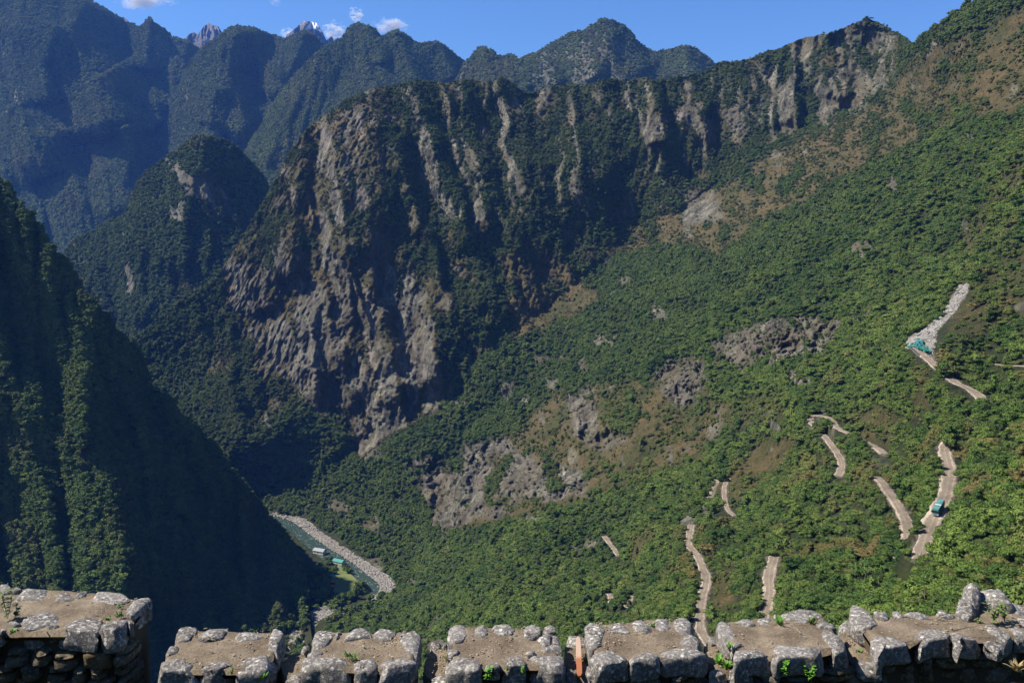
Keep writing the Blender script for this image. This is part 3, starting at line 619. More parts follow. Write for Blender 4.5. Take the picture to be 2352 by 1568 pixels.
# ================================================================== VEGETATION
def crown_mesh(name, seed, kind, fine=1.0):
    r = np.random.default_rng(seed)
    V, Fc = [], []
    blobs = []
    nb = {'round': 16, 'flat': 16, 'shrub': 12, 'tall': 14}[kind]
    for i in range(nb):
        a = r.uniform(0, 2 * math.pi)
        if kind == 'flat':  d = r.uniform(0.1, 0.42); z = 0.62 + r.uniform(-0.1, 0.1) - d * 0.25; s = r.uniform(.13, .22); zs = 0.42
        elif kind == 'shrub': d = r.uniform(0.0, 0.38); z = r.uniform(0.12, 0.42) * (1 - d); s = r.uniform(.14, .22); zs = 0.95
        elif kind == 'tall': d = r.uniform(0.0, 0.24); z = r.uniform(0.3, 1.05); s = r.uniform(.13, .2) * (1.15 - 0.4 * z); zs = 0.9
        else: d = r.uniform(0.02, 0.34); z = 0.34 + r.uniform(0, 0.42) * (1 - d * 1.4); s = r.uniform(.15, .23); zs = 0.8
        blobs.append((np.array([d * math.cos(a), d * math.sin(a), z]), s, zs))
    base, tri = ico()
    for c, s, zs in blobs:
        o = len(V)
        for p in base: V.append(c + p * s * 0.74 * np.array([1, 1, zs]))
        for f in tri: Fc.append([o + i for i in f])
        nl = int(44 * fine ** 1.7 * (s / .18) ** 2)
        for _ in range(nl):
            d = r.normal(size=3); d[2] = abs(d[2]) * 0.9 + d[2] * 0.35; d /= np.linalg.norm(d)
            p = c + d * s * np.array([1, 1, zs]) * r.uniform(0.78, 1.12)
            n = d + r.normal(size=3) * 0.55; n /= np.linalg.norm(n)
            t = np.cross(n, r.normal(size=3)); t /= np.linalg.norm(t); b_ = np.cross(n, t)
            L = r.uniform(.032, .058) / fine; w = L * r.uniform(.5, .9)
            o = len(V)
            for u, v in ((-1, -.6), (.2, -1), (1, .3), (-.3, 1)): V.append(p + t * L * u + b_ * w * v)
            Fc.append([o, o + 1, o + 2, o + 3])
    me = bpy.data.meshes.new(name); me.from_pydata([tuple(v) for v in V], [], Fc); me.update(); return me
def ico():
    bm = bmesh.new(); bmesh.ops.create_icosphere(bm, subdivisions=1, radius=1)
    V = [np.array(v.co) for v in bm.verts]; Fc = [[v.index for v in f.verts] for f in bm.faces]; bm.free()
    return V, Fc
kinds = ['round', 'flat', 'shrub', 'round', 'shrub', 'tall', 'round', 'flat']
def crown_set(prefix, mat, fine=1.0):
    o_ = []
    for i, kd in enumerate(kinds):
        me = crown_mesh(prefix + '_crown', 100 + i, kd, fine); me.materials.append(mat)
        o_.append((me, kd))
    return o_
CR_M = crown_set('canopy', M_LEAF)
def with_mat(cs, mat):
    out = []
    for me, kd in cs:
        m2 = me.copy(); m2.materials.clear(); m2.materials.append(mat); out.append((m2, kd))
    return out
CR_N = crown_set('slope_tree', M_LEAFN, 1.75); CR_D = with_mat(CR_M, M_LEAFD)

def forest(name, P, scale, rotz, idx, tint, crowns, label, tilt=None):
    """one stuff object: points carrying crown instances"""
    me = bpy.data.meshes.new(name); me.vertices.add(len(P)); me.vertices.foreach_set('co', np.ascontiguousarray(P, dtype=np.float32).ravel())
    def at_(n_, typ, v, key):
        a = me.attributes.new(n_, typ, 'POINT'); a.data.foreach_set(key, np.ascontiguousarray(v).ravel())
    at_('sc', 'FLOAT_VECTOR', scale.astype(np.float32), 'vector')
    rot = np.zeros((len(P), 3), np.float32); rot[:, 2] = rotz; rot[:, 0] = rng.normal(0, .12, len(P)); rot[:, 1] = rng.normal(0, .12, len(P))
    at_('rt', 'FLOAT_VECTOR', rot, 'vector'); at_('ix', 'INT', idx.astype(np.int32), 'value'); at_('tint', 'FLOAT', tint.astype(np.float32), 'value')
    o = bpy.data.objects.new(name, me); COL.objects.link(o)
    src = bpy.data.collections.new(name + '_sources')
    for i, (cm, kd) in enumerate(crowns):
        so_ = bpy.data.objects.new('tree_crown', cm); src.objects.link(so_); so_.name = '%s_source_%02d' % (name, i)
    ng = bpy.data.node_groups.new(name, 'GeometryNodeTree')
    ng.interface.new_socket('Geometry', in_out='INPUT', socket_type='NodeSocketGeometry'); ng.interface.new_socket('Geometry', in_out='OUTPUT', socket_type='NodeSocketGeometry')
    N = ng.nodes; Lk = ng.links; gi = N.new('NodeGroupInput'); go = N.new('NodeGroupOutput')
    ci = N.new('GeometryNodeCollectionInfo'); ci.inputs['Collection'].default_value = src; ci.inputs['Separate Children'].default_value = True; ci.inputs['Reset Children'].default_value = True
    ip = N.new('GeometryNodeInstanceOnPoints'); ip.inputs['Pick Instance'].default_value = True
    def na(n_, t):
        x = N.new('GeometryNodeInputNamedAttribute'); x.data_type = t; x.inputs['Name'].default_value = n_; return x.outputs['Attribute']
    Lk.new(gi.outputs[0], ip.inputs['Points']); Lk.new(ci.outputs[0], ip.inputs['Instance']); Lk.new(na('ix', 'INT'), ip.inputs['Instance Index'])
    er = N.new('FunctionNodeEulerToRotation'); Lk.new(na('rt', 'FLOAT_VECTOR'), er.inputs[0]); Lk.new(er.outputs[0], ip.inputs['Rotation'])
    Lk.new(na('sc', 'FLOAT_VECTOR'), ip.inputs['Scale']); Lk.new(ip.outputs[0], go.inputs[0])
    md = o.modifiers.new('scatter', 'NODES'); md.node_group = ng
    o['kind'] = 'stuff'; o['label'] = label; o['category'] = 'forest'
    return o

def scatter(s, density, n, vis_only=True, margin=60):
    """n random points on the front of a sheet, weighted by real area times density"""
    nb = s.nb; X, Y, Z = s.X[nb:], s.YY[nb:], s.Z[nb:]
    P = np.stack([X, Y, Z], -1)
    e1 = P[1:, :-1] - P[:-1, :-1]; e2 = P[:-1, 1:] - P[:-1, :-1]
    A_ = np.linalg.norm(np.cross(e1, e2), axis=-1) * density[:-1, :-1]
    pxx = s.px[:-1, :-1]; pyy = s.py[:-1, :-1]
    if vis_only: A_ = A_ * ((pxx > -margin) & (pxx < 2352 + margin) & (pyy > -margin) & (pyy < 1500 + margin))
    c = np.cumsum(A_.ravel()); k_ = np.searchsorted(c, rng.random(n) * c[-1]); k_ = np.clip(k_, 0, c.size - 1)
    r, cc = np.unravel_index(k_, A_.shape)
    f1, f2 = rng.random(n)[:, None], rng.random(n)[:, None]
    return P[r, cc] + e1[r, cc] * f1 + e2[r, cc] * f2, r, cc, c[-1]
# main hillside scatter
front = lambda a: a
rd = road_near[SM.nb:]
noForest = np.maximum(slide, plaza)
openness = np.clip(brown, 0, 1)
dn = (1 - noForest) * (1 - 0.80 * openness) * (1 - (0.86 - 0.16 * cl) * np.clip(rock, 0, 1)) * (rd > 0.6)
dn = dn * np.where(SM.Y < 420, 1 + (420 - np.minimum(SM.Y, 420)) / 150.0, 1.0)
dn = dn * (0.35 + 1.1 * sstep(-0.2, 0.35, fbm(px / 60, py / 50, None, 3, seed=88)))
P, r_, c_, tot = scatter(SM, dn, 190000)
screen = []
for ri, (a, b) in ((0, (4, 5)), (0, (10, 14)), (2, (3, 4)), (2, (11, 12)), (3, (0, 1)), (5, (2, 3))):
    Q = RW[ri][0][a * 10 + 4:b * 10 - 3:2]
    for dy, jz in ((3.6, -.5), (5.5, -1.0), (1.0, 0)):
        q_ = Q + rng.normal(0, .9, Q.shape) * [1, 1, 0]; d_ = q_[:, :2] / np.linalg.norm(q_[:, :2], axis=1)[:, None]
        screen.append(np.c_[q_[:, :2] - d_ * dy, q_[:, 2] + jz])
screen = np.vstack(screen); P[-len(screen):] = screen; is_scr = np.zeros(len(P), bool); is_scr[-len(screen):] = True
yy = SM.Y[r_, c_]; opn = openness[r_, c_]; clf = cl[r_, c_]; rk = rock[r_, c_]
u1 = rng.random(len(P))
size = np.where(yy > 600, 8.2, 5.4 + 2.8 * sstep(300, 600, yy)) * (0.48 + 1.0 * u1 ** 2.6)
size = size * (1 - 0.45 * opn) * (1 - 0.25 * clf) * (1 - 0.5 * rk)
size = np.where((yy < 420) & (rng.random(len(P)) < 0.6), size * 0.6, size)
size[is_scr] = rng.uniform(5.5, 8.5, is_scr.sum())
npatch = fbm(P[:, 0] / 38, P[:, 1] / 38, P[:, 2] / 38, 3, seed=77)
near_ = sstep(700, 250, P[:, 1])
tint = np.clip(0.35 * opn + rng.normal(0.03, 0.12, len(P)) + 0.12 * clf + near_ * 0.9 * sstep(0.1, 0.5, npatch), 0, 0.85)
size = size * (1 + 0.45 * near_ * sstep(0.1, -0.4, npatch))
idx = rng.integers(0, 8, len(P)); idx = np.where((size < 4.0), rng.choice([2, 4], len(P)), idx)
# keep the visible stretches of the road free
tx, ty = to_px(P); hpx = 0.85 * size * F / P[:, 1]; rp = 0.40 * size * F / P[:, 1]
keep = np.ones(len(P), bool)
for k_ in range(0, len(P), 20000):
    s_ = slice(k_, k_ + 20000)
    dx = np.abs(tx[s_, None] - vis_road[None, :, 0]); dy = ty[s_, None] - vis_road[None, :, 1]
    wr = 2.3 * F / vis_road[None, :, 2]
    hit = ~is_scr[s_, None] & (dx < rp[s_, None] + wr * 0.3) & (dy > -2) & (dy < hpx[s_, None] + 4) & (P[s_, 1][:, None] < vis_road[None, :, 2] + 3)
    keep[s_] = ~(hit.any(1) & (rng.random(hit.shape[0]) < 0.90))
# bend of the river, plaza, slide, bus stay clear
for poly in ([(2080, 770), (2150, 745), (2225, 650), (2230, 700), (2160, 790), (2150, 830), (2090, 812)],
             [(610, 1165), (700, 1180), (780, 1230), (905, 1320), (912, 1345), (860, 1400), (760, 1425), (720, 1475), (690, 1475), (700, 1400), (600, 1200)]):
    ins = in_poly(tx, ty - hpx * 0.5, poly, 1.0) > 0.5; keep &= ~ins
P, yy, size, tint, idx, opn, tx, ty, hpx, clf = [a[keep] for a in (P, yy, size, tint, idx, opn, tx, ty, hpx, clf)]
sc3 = np.stack([size * rng.uniform(.85, 1.2, len(P)), size * rng.uniform(.85, 1.2, len(P)), size * rng.uniform(.75, 1.15, len(P))], -1)
P[:, 2] -= size * np.where(np.isin(idx, [2, 4]), 0.05, 0.22)
rz = rng.uniform(0, 6.28, len(P))
# the 300 that show largest become trees of their own
wall_line = np.interp(tx, [0, 350, 640, 1300, 1900, 2000, 2180, 2220, 2352], [1360, 1380, 1440, 1430, 1400, 1400, 1395, 1350, 1360])
on = (tx > 5) & (tx < 2347) & (ty - 0.3 * hpx > 0) & (ty - 0.45 * hpx < wall_line - 4)
rank = np.where(on, size / P[:, 1], -1); order = np.argsort(-rank); solo = order[:300]
rest = np.ones(len(P), bool); rest[solo] = False
nearm = rest & (yy < 900); farm = rest & ~nearm
forest('forest_slope', P[nearm], sc3[nearm], rz[nearm], idx[nearm], tint[nearm], CR_N, 'green forest and scrub covering the slope around the switchback road')
forest('mountain_forest', P[farm], sc3[farm], rz[farm], idx[farm], tint[farm], CR_M, 'dark green forest covering the cliffs and the long mountainside')

m, nt, b = new_mat('bark'); k = NB(nt); n1 = k.noise(k.coord((1, 1, 0.3)), 6, 4, 0.7)
k.lk(k.ramp(n1, [(0.35, (0.05, 0.04, 0.03)), (0.65, (0.16, 0.13, 0.10))]), b.inputs['Base Color']); M_BARK = m
def trunk_mesh():
    V, Fc = [], []
    def tube(p0, p1, r0, r1, n=6):
        o = len(V); p0, p1 = Vector(p0), Vector(p1); d = (p1 - p0).normalized(); a = d.orthogonal().normalized(); b_ = d.cross(a)
        for p, r in ((p0, r0), ((p0 + p1) / 2 + a * r0 * .5, (r0 + r1) / 2), (p1, r1)):
            for i in range(n): t = 2 * math.pi * i / n; V.append(p + a * r * math.cos(t) + b_ * r * math.sin(t))
        for j in (0, 1):
            for i in range(n): Fc.append([o + j * n + i, o + j * n + (i + 1) % n, o + (j + 1) * n + (i + 1) % n, o + (j + 1) * n + i])
    tube((0, 0, -.15), (.01, 0, .35), .035, .022)
    for i in range(5):
        a = i * 1.3; tube((0, 0, .18 + .03 * i), (.22 * math.cos(a), .22 * math.sin(a), .5 + .04 * i), .016, .006, 5)
    me = bpy.data.meshes.new('trunk'); me.from_pydata([tuple(v) for v in V], [], Fc); me.update(); me.materials.append(M_BARK); return me
TRUNK = trunk_mesh()
landm = [('the grey landslide', 2160, 730), ('the upper road bend', 2200, 890), ('the green bus', 2156, 1171), ('the road below the bus', 2125, 1240),
         ('the middle road loop', 2040, 1110), ('the pale hairpin bend', 1885, 960), ('the road under the hairpin', 1925, 1060), ('the short lower road', 1765, 1350),
         ('the long lower road', 1612, 1380), ('the leftmost road stub', 1404, 1251), ('the tall upright wall stone', 1965, 1400), ('the pointed wall stone', 2230, 1340),
         ('the right edge of the picture', 2340, 1100), ('the river bend', 860, 1350), ('the brown grassy spur', 1730, 1080)]
kindword = {'round': 'rounded leafy tree', 'flat': 'spreading flat-topped tree', 'shrub': 'low bushy shrub', 'tall': 'upright narrow tree'}
for n_, i in enumerate(solo):
    me, kd = CR_N[int(idx[i])]
    root = empty('tree' if kd != 'shrub' else 'shrub', tuple(P[i]), float(rz[i])); root.scale = tuple(float(v) for v in sc3[i])
    cr_ = bpy.data.objects.new('crown', me); COL.objects.link(cr_); cr_.parent = root
    tr_ = bpy.data.objects.new('trunk', TRUNK); COL.objects.link(tr_); tr_.parent = root
    d = [(abs(tx[i] - lx) + abs(ty[i] - ly), w, lx, ly) for w, lx, ly in landm]; d.sort(); _, w, lx, ly = d[0]
    side = 'left of' if tx[i] < lx - 25 else 'right of' if tx[i] > lx + 25 else 'above' if ty[i] < ly else 'below'
    far = 'just ' if d[0][0] < 60 else ''
    big = 'big ' if size[i] > 8 else 'small ' if size[i] < 5 else ''
    hue = 'brownish ' if tint[i] > .18 else 'green '
    lab = '%s%s%s %s %s' % (big, hue, kindword[kd], side, w)
    tag(root, lab, 'tree' if kd != 'shrub' else 'shrub', 'trees and shrubs on the near slope')

def veg_on(s, name, n, base, crowns, label, dens_, seed_):
    P, r_, c_, tot = scatter(s, dens_, n)
    size = base * rng.uniform(.6, 1.3, n); tint = np.clip(0.3 * s.grass[r_, c_] + rng.normal(0.05, .08, n), 0, .8)
    sc3 = np.stack([size * rng.uniform(.85, 1.2, n), size * rng.uniform(.85, 1.2, n), size * rng.uniform(.75, 1.1, n)], -1)
    idx = rng.integers(0, 8, n); P[:, 2] -= size * .25
    tx, ty = to_px(P)
    if s is S7:
        kp = ~((ty > 1250) & (tx > 700) | ((P[:, 2] < -386.5)) & (rng.random(n) < .8)); P, sc3, idx, tint = P[kp], sc3[kp], idx[kp], tint[kp]
    forest(name, P, sc3, rng.uniform(0, 6.28, len(P)), idx, tint, crowns, label)
veg_on(S7, 'shaded_forest', 26000, 10.0, CR_M, 'dark forest on the shadowed left hill across the river', 1 - 0.85 * np.clip(S7.rock, 0, 1), 1)
veg_on(SK, 'knob_forest', 22000, 11.0, CR_M, 'forest covering the rounded knob in the middle distance', 1 - 0.93 * np.clip(SK.rock, 0, 1), 2)
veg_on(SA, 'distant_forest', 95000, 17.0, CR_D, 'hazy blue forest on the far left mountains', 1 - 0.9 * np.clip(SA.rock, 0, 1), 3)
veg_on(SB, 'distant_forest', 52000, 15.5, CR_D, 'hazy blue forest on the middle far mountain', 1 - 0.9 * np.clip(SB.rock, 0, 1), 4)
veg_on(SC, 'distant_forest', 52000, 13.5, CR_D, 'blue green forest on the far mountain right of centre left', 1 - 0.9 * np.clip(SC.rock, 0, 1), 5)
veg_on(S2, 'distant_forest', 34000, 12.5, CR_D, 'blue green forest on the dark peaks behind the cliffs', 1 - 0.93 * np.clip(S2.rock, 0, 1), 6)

# ================================================================== ROAD SURFACES
m, nt, b = new_mat('dirt_road'); k = NB(nt)
ac = k.attr('across').outputs['Fac']; iso = k.coord(); n1 = k.noise(iso, 0.6, 6, 0.7); n2 = k.noise(iso, 3.0, 4, 0.7)
w1 = k.math('ADD', ac, k.math('MULTIPLY', k.math('SUBTRACT', n1, 0.5), 0.5))
c = k.ramp(w1, [(0.0, (0.36, 0.31, 0.25)), (0.1, (0.36, 0.31, 0.25)), (0.17, (0.20, 0.168, 0.13)), (0.42, (0.20, 0.168, 0.13)), (0.48, (0.27, 0.235, 0.19)), (0.55, (0.19, 0.155, 0.12)), (0.74, (0.22, 0.185, 0.145)), (0.84, (0.42, 0.36, 0.29)), (0.9, (0.22, 0.18, 0.15)), (1.0, (0.3, 0.25, 0.2))])
nb_ = k.noise(iso, .12, 4, .6)
c = k.mix(0.8, c, k.ramp(n2, [(0.3, (0.6, 0.6, 0.6)), (0.7, (1.3, 1.26, 1.2))]), 'MULTIPLY'); c = k.mix(0.7, c, k.ramp(nb_, [(0.35, (0.65, 0.62, 0.6)), (0.6, (1.15, 1.13, 1.1))]), 'MULTIPLY')
k.lk(c, b.inputs['Base Color']); k.bump(n2, 0.9, 0.5, b); M_ROAD = m
for ri, (P3, hw) in enumerate(RW):
    T = np.gradient(P3[:, :2], axis=0); T /= np.linalg.norm(T, axis=1)[:, None] + 1e-9; N_ = np.c_[-T[:, 1], T[:, 0]]
    us = np.linspace(-1, 1, 9); rows = []
    for u in us:
        jit = (abs(u) > .7) * 0.8 * (noise(P3[:, 0] / 6 + u * 9, P3[:, 1] / 6) + .6 * noise(P3[:, 0] / 2 + u * 9, P3[:, 1] / 2))
        xy = P3[:, :2] + N_ * ((hw * u) + jit * np.sign(u))[:, None]
        z = P3[:, 2] - 0.15 + 0.28 * (0.78 < abs(u) < 0.98 and 1 or 0) - 0.35 * (abs(u) > .99)
        rows.append(np.c_[xy, z])
    V = np.stack(rows); o = grid_obj('dirt_road', V, M_ROAD)
    a = o.data.attributes.new('across', 'FLOAT', 'POINT'); a.data.foreach_set('value', np.repeat((us + 1) / 2, len(P3)).astype(np.float32))

# ================================================================== ROCKS
def stone_mat(name, base, dark, lich, scale=1.0, moss=None):
    m, nt, b = new_mat(name); k = NB(nt); geo = k.n('ShaderNodeNewGeometry'); v = geo.outputs['Position']; oi = k.n('ShaderNodeObjectInfo')
    n1 = k.noise(v, 5 * scale, 8, 0.7); n2 = k.noise(v, 28 * scale, 6, 0.75); n3 = k.noise(v, 2.2 * scale, 3, 0.5)
    c = k.ramp(n1, [(0.34, dark), (0.5, base), (0.68, tuple(x * 1.35 for x in base))])
    c = k.mix(k.math('MULTIPLY', oi.outputs['Random'], 0.45), c, tuple(x * 0.6 for x in base))
    c = k.mix(k.ramp(n2, [(0.50, (0, 0, 0)), (0.62, (0.75, 0.75, 0.75))]), c, lich)
    c = k.mix(k.ramp(n2, [(0.30, (0.8, 0.8, 0.8)), (0.42, (0, 0, 0))]), c, dark)
    vo = k.n('ShaderNodeTexVoronoi'); k.lk(v, vo.inputs['Vector']); vo.inputs['Scale'].default_value = 13 * scale; vo.inputs['Randomness'].default_value = 1.0
    sp = k.math('MULTIPLY', k.math('LESS_THAN', k.math('ADD', vo.outputs['Distance'], k.math('MULTIPLY', n2, 0.25)), 0.34), k.math('GREATER_THAN', n3, 0.5))
    c = k.mix(k.math('MULTIPLY', sp, 0.75), c, tuple(min(1, x * 1.15) for x in lich))
    if moss:
        c = k.mix(k.ramp(n3, [(0.5, (0, 0, 0)), (0.72, (0.7, 0.7, 0.7))]), c, moss)
    k.lk(c, b.inputs['Base Color'])
    k.bump(k.math('ADD', n1, k.math('MULTIPLY', n2, 0.5)), 0.9, 0.035 / scale, b)
    return m
M_STONE = stone_mat('lichen_granite', (0.145, 0.132, 0.122), (0.045, 0.04, 0.038), (0.46, 0.44, 0.39))
M_STONE2 = stone_mat('shade_tinted_wall_stone', (0.09, 0.075, 0.055), (0.03, 0.025, 0.018), (0.22, 0.19, 0.13), moss=(0.16, 0.10, 0.03))  # darker than the top stones: front-face shade is put into the colour
M_ROCKW = stone_mat('pale_loose_rock', (0.20, 0.188, 0.17), (0.06, 0.056, 0.05), (0.36, 0.34, 0.31), 0.25)
M_ROCKR = stone_mat('river_boulder', (0.21, 0.195, 0.17), (0.06, 0.055, 0.048), (0.42, 0.40, 0.35), 0.2)
def rock_mesh(name, seed, mat, sub=2):
    bm = bmesh.new(); bmesh.ops.create_icosphere(bm, subdivisions=sub, radius=0.5); r = np.random.default_rng(seed)
    co_ = np.array([v.co[:] for v in bm.verts]); nrm = r.normal(size=(7, 3)); nrm /= np.linalg.norm(nrm, axis=1)[:, None]
    for n in nrm:
        d = co_ @ n; lim = r.uniform(.26, .4); co_ -= np.clip(d - lim, 0, 1)[:, None] * n
    co_ += 0.03 * noise(co_[:, 0] * 4 + seed, co_[:, 1] * 4, co_[:, 2] * 4)[:, None]
    co_ *= np.array([r.uniform(.9, 1.3), r.uniform(.8, 1.1), r.uniform(.55, .85)])
    for v, c in zip(bm.verts, co_): v.co = c
    me = bpy.data.meshes.new(name); bm.to_mesh(me); bm.free(); me.materials.append(mat); return me
RK_W = [(rock_mesh('loose_rock', 20 + i, M_ROCKW), 'r') for i in range(5)]; RK_R = [(rock_mesh('river_rock', 40 + i, M_ROCKR), 'r') for i in range(5)]
# landslide: boulders one can pick apart, the rest as rubble
sd = slide * (SM.Y > 0)
P, r_, c_, _ = scatter(SM, np.maximum(slide, 0.0) ** 2, 4200)
sz = rng.uniform(0.4, 1.3, len(P)) * (1 + .9 * rng.random(len(P)) ** 6); big = np.argsort(-sz)[:60]; sz[big] *= 1.35
sel = np.ones(len(P), bool); sel[big] = False
forest('rock_rubble', P[sel], np.repeat(sz[sel, None], 3, 1), rng.uniform(0, 6, sel.sum()), rng.integers(0, 5, sel.sum()), np.zeros(sel.sum()), RK_W, 'pale broken rock rubble filling the landslide strip')['category'] = 'rubble'
sx, sy = to_px(P)
for i in big:
    o = bpy.data.objects.new('boulder', RK_W[int(rng.integers(0, 5))][0]); COL.objects.link(o); o.location = P[i] + np.array([0, 0, .2 * sz[i]])
    o.scale = [float(sz[i])] * 3; o.rotation_euler = (rng.uniform(-.5, .5), rng.uniform(-.5, .5), rng.uniform(0, 6))
    part = 'near the landslide top' if sy[i] < 690 else 'in the narrow landslide middle' if sy[i] < 738 else 'in the wide lower landslide' if sy[i] < 775 else 'just above the green tarps'
    side = 'on the left edge' if sx[i] < 2178 - (sy[i] - 700) * 0.55 else 'on the right edge' if sx[i] > 2195 - (sy[i] - 700) * 0.5 else 'in the midst'
    tag(o, '%s grey boulder %s, %s' % ('large' if sz[i] > 2.9 else 'angular', part, side), 'boulder', 'boulders on the landslide')
# river bank
def bank_rocks(name, C3, wd, n, lo, hi, lab):
    i = rng.integers(0, len(C3) - 1, n); P = C3[i] + (C3[i + 1] - C3[i]) * rng.random(n)[:, None]
    T = C3[i + 1, :2] - C3[i, :2]; T /= np.linalg.norm(T, axis=1)[:, None]
    P[:, :2] += np.c_[-T[:, 1], T[:, 0]] * rng.uniform(-1.05, 1.05, n)[:, None] * wd
    s_ = rng.uniform(lo, hi, n) * rng.uniform(.5, 1, n)
    o = forest(name, P, np.repeat(s_[:, None], 3, 1), rng.uniform(0, 6, n), rng.integers(0, 5, n), np.zeros(n), RK_R, lab); o['category'] = 'rocks'
bank_rocks('bank_rocks', bankP, 8.5, 3000, 1.0, 4.8, 'pale boulders strewn along the outer river bank'); bank_rocks('bar_rocks', bank2, 11.0, 1100, 1.2, 4.0, 'pale boulders on the gravel bar below the meadow')
wP = np.array([at_z(a, b_, ZR) for a, b_ in dens(wpts, 120)])
bank_rocks('river_rocks', wP, 15.0, 420, 1.0, 2.8, 'white topped rocks standing in the river water')
o = bpy.data.objects.new('boulder', RK_R[2][0]); COL.objects.link(o); o.location = at_z(702, 1207, ZR + 2); o.scale = (20, 11, 8); o.rotation_euler = (0, 0, .25)
tag(o, 'huge pale flat-topped boulder at the river edge upstream of the bend', 'boulder')

# ================================================================== SMALL BUILDINGS, TARPS, BUS
def plain(name, c, rough=0.7, spec=0.3, metal=0):
    m, nt, b = new_mat(name); k = NB(nt); n1 = k.noise(k.coord(), 2.0, 5, 0.7)
    k.lk(k.ramp(n1, [(0.3, tuple(x * .75 for x in c)), (0.7, tuple(min(1, x * 1.15) for x in c))]), b.inputs['Base Color'])
    b.inputs['Roughness'].default_value = rough; b.inputs['Specular IOR Level'].default_value = spec; b.inputs['Metallic'].default_value = metal; return m
M_TEAL = plain('teal_sheet', (0.035, 0.20, 0.175)); M_TARP = plain('green_tarp', (0.03, 0.22, 0.18)); M_TARPB = plain('blue_tarp', (0.06, 0.24, 0.30)); M_WALLC = plain('cream_wall', (0.5, 0.45, 0.36))
M_GREY = plain('grey_sheet', (0.22, 0.24, 0.27)); M_ORANGE = plain('orange_cloth', (0.5, 0.14, 0.05)); M_WOODD = plain('dark_timber', (0.08, 0.05, 0.03))
M_GLASS = plain('dark_glass', (0.015, 0.02, 0.03), 0.08, 0.6); M_BUS = plain('bus_paint_green', (0.045, 0.20, 0.17), 0.35, 0.5); M_BUSR = plain('bus_roof_light', (0.07, 0.17, 0.165), 0.5, 0.4); M_TYRE = plain('tyre_rubber', (0.02, 0.02, 0.02)); M_WHITE = plain('white_paint', (0.7, 0.7, 0.68))
def box(bm, x0, x1, y0, y1, z0, z1, bev=0.0):
    r = bmesh.ops.create_cube(bm, size=1.0, matrix=Matrix.Translation(((x0 + x1) / 2, (y0 + y1) / 2, (z0 + z1) / 2)) @ Matrix.Diagonal((x1 - x0, y1 - y0, z1 - z0, 1)))
    if bev: bmesh.ops.bevel(bm, geom=list({e for v in r['verts'] for e in v.link_edges}), offset=bev, segments=2, affect='EDGES')
def bobj(name, fn, mat, parent):
    bm = bmesh.new(); fn(bm); me = bpy.data.meshes.new(name); bm.to_mesh(me); bm.free(); me.materials.append(mat)
    o = bpy.data.objects.new(name, me); COL.objects.link(o); o.parent = parent; return o
def gable(bm, w, d, z, h, ov=.5, t=.15):
    for s in (-1, 1):
        p = [(-w / 2 - ov, s * (d / 2 + ov), z - ov * h / (d / 2)), (w / 2 + ov, s * (d / 2 + ov), z - ov * h / (d / 2)), (w / 2 + ov, 0, z + h), (-w / 2 - ov, 0, z + h)]
        v = [bm.verts.new(q) for q in p] + [bm.verts.new((q[0], q[1], q[2] + t)) for q in p]
        for f in ((0, 1, 2, 3), (7, 6, 5, 4), (0, 4, 5, 1), (1, 5, 6, 2), (2, 6, 7, 3), (3, 7, 4, 0)): bm.faces.new([v[i] for i in f])
def house(loc, rz, w, d, h, rh, roofm, label):
    r = empty('house', loc, rz); tag(r, label, 'house', 'small houses by the river')
    bobj('wall', lambda bm: box(bm, -w / 2, w / 2, -d / 2, d / 2, -1, h), M_WALLC, r)
    bobj('roof', lambda bm: gable(bm, w, d, h + .05, rh), roofm, r)
    bobj('door', lambda bm: box(bm, -.5, .5, -d / 2 - .04, -d / 2 + .1, 0, 2.0), M_WOODD, r)
    for x in (-w / 3.2, w / 3.2): bobj('window', lambda bm: box(bm, x - .5, x + .5, -d / 2 - .04, -d / 2 + .1, .9, 1.9), M_GLASS, r)
house(at_z(779, 1292, ZR + 1.3), -.5, 15, 8, 3, 2.0, M_TEAL, 'low house with pale teal roof between the river and the meadow')
house(at_z(763, 1327, ZR + 1.3), .1, 7, 6, 3, 1.6, M_TEAL, 'small hut with bright teal roof at the left edge of the meadow')
house(at_z(735, 1268, ZR + 1.3), -.4, 16, 9, 3.4, 2.2, M_GREY, 'larger house with dull grey roof among trees upstream of the meadow')
for (a, b_), w in (((763, 1338), 'nearer the teal roofed hut'), ((762, 1349), 'farther from the teal roofed hut')):
    r = empty('awning', at_z(a, b_, ZR + 1.3), .1); tag(r, 'orange shade awning on the meadow edge, the one ' + w, 'awning', 'orange awnings beside the meadow')
    bobj('canopy', lambda bm: gable(bm, 5, 3.4, 2.3, .7, .3, .08), M_ORANGE, r)
    for x in (-2.3, 2.3):
        for y in (-1.5, 1.5): bobj('post', lambda bm: box(bm, x - .07, x + .07, y - .07, y + .07, -.2, 2.3), M_WOODD, r)
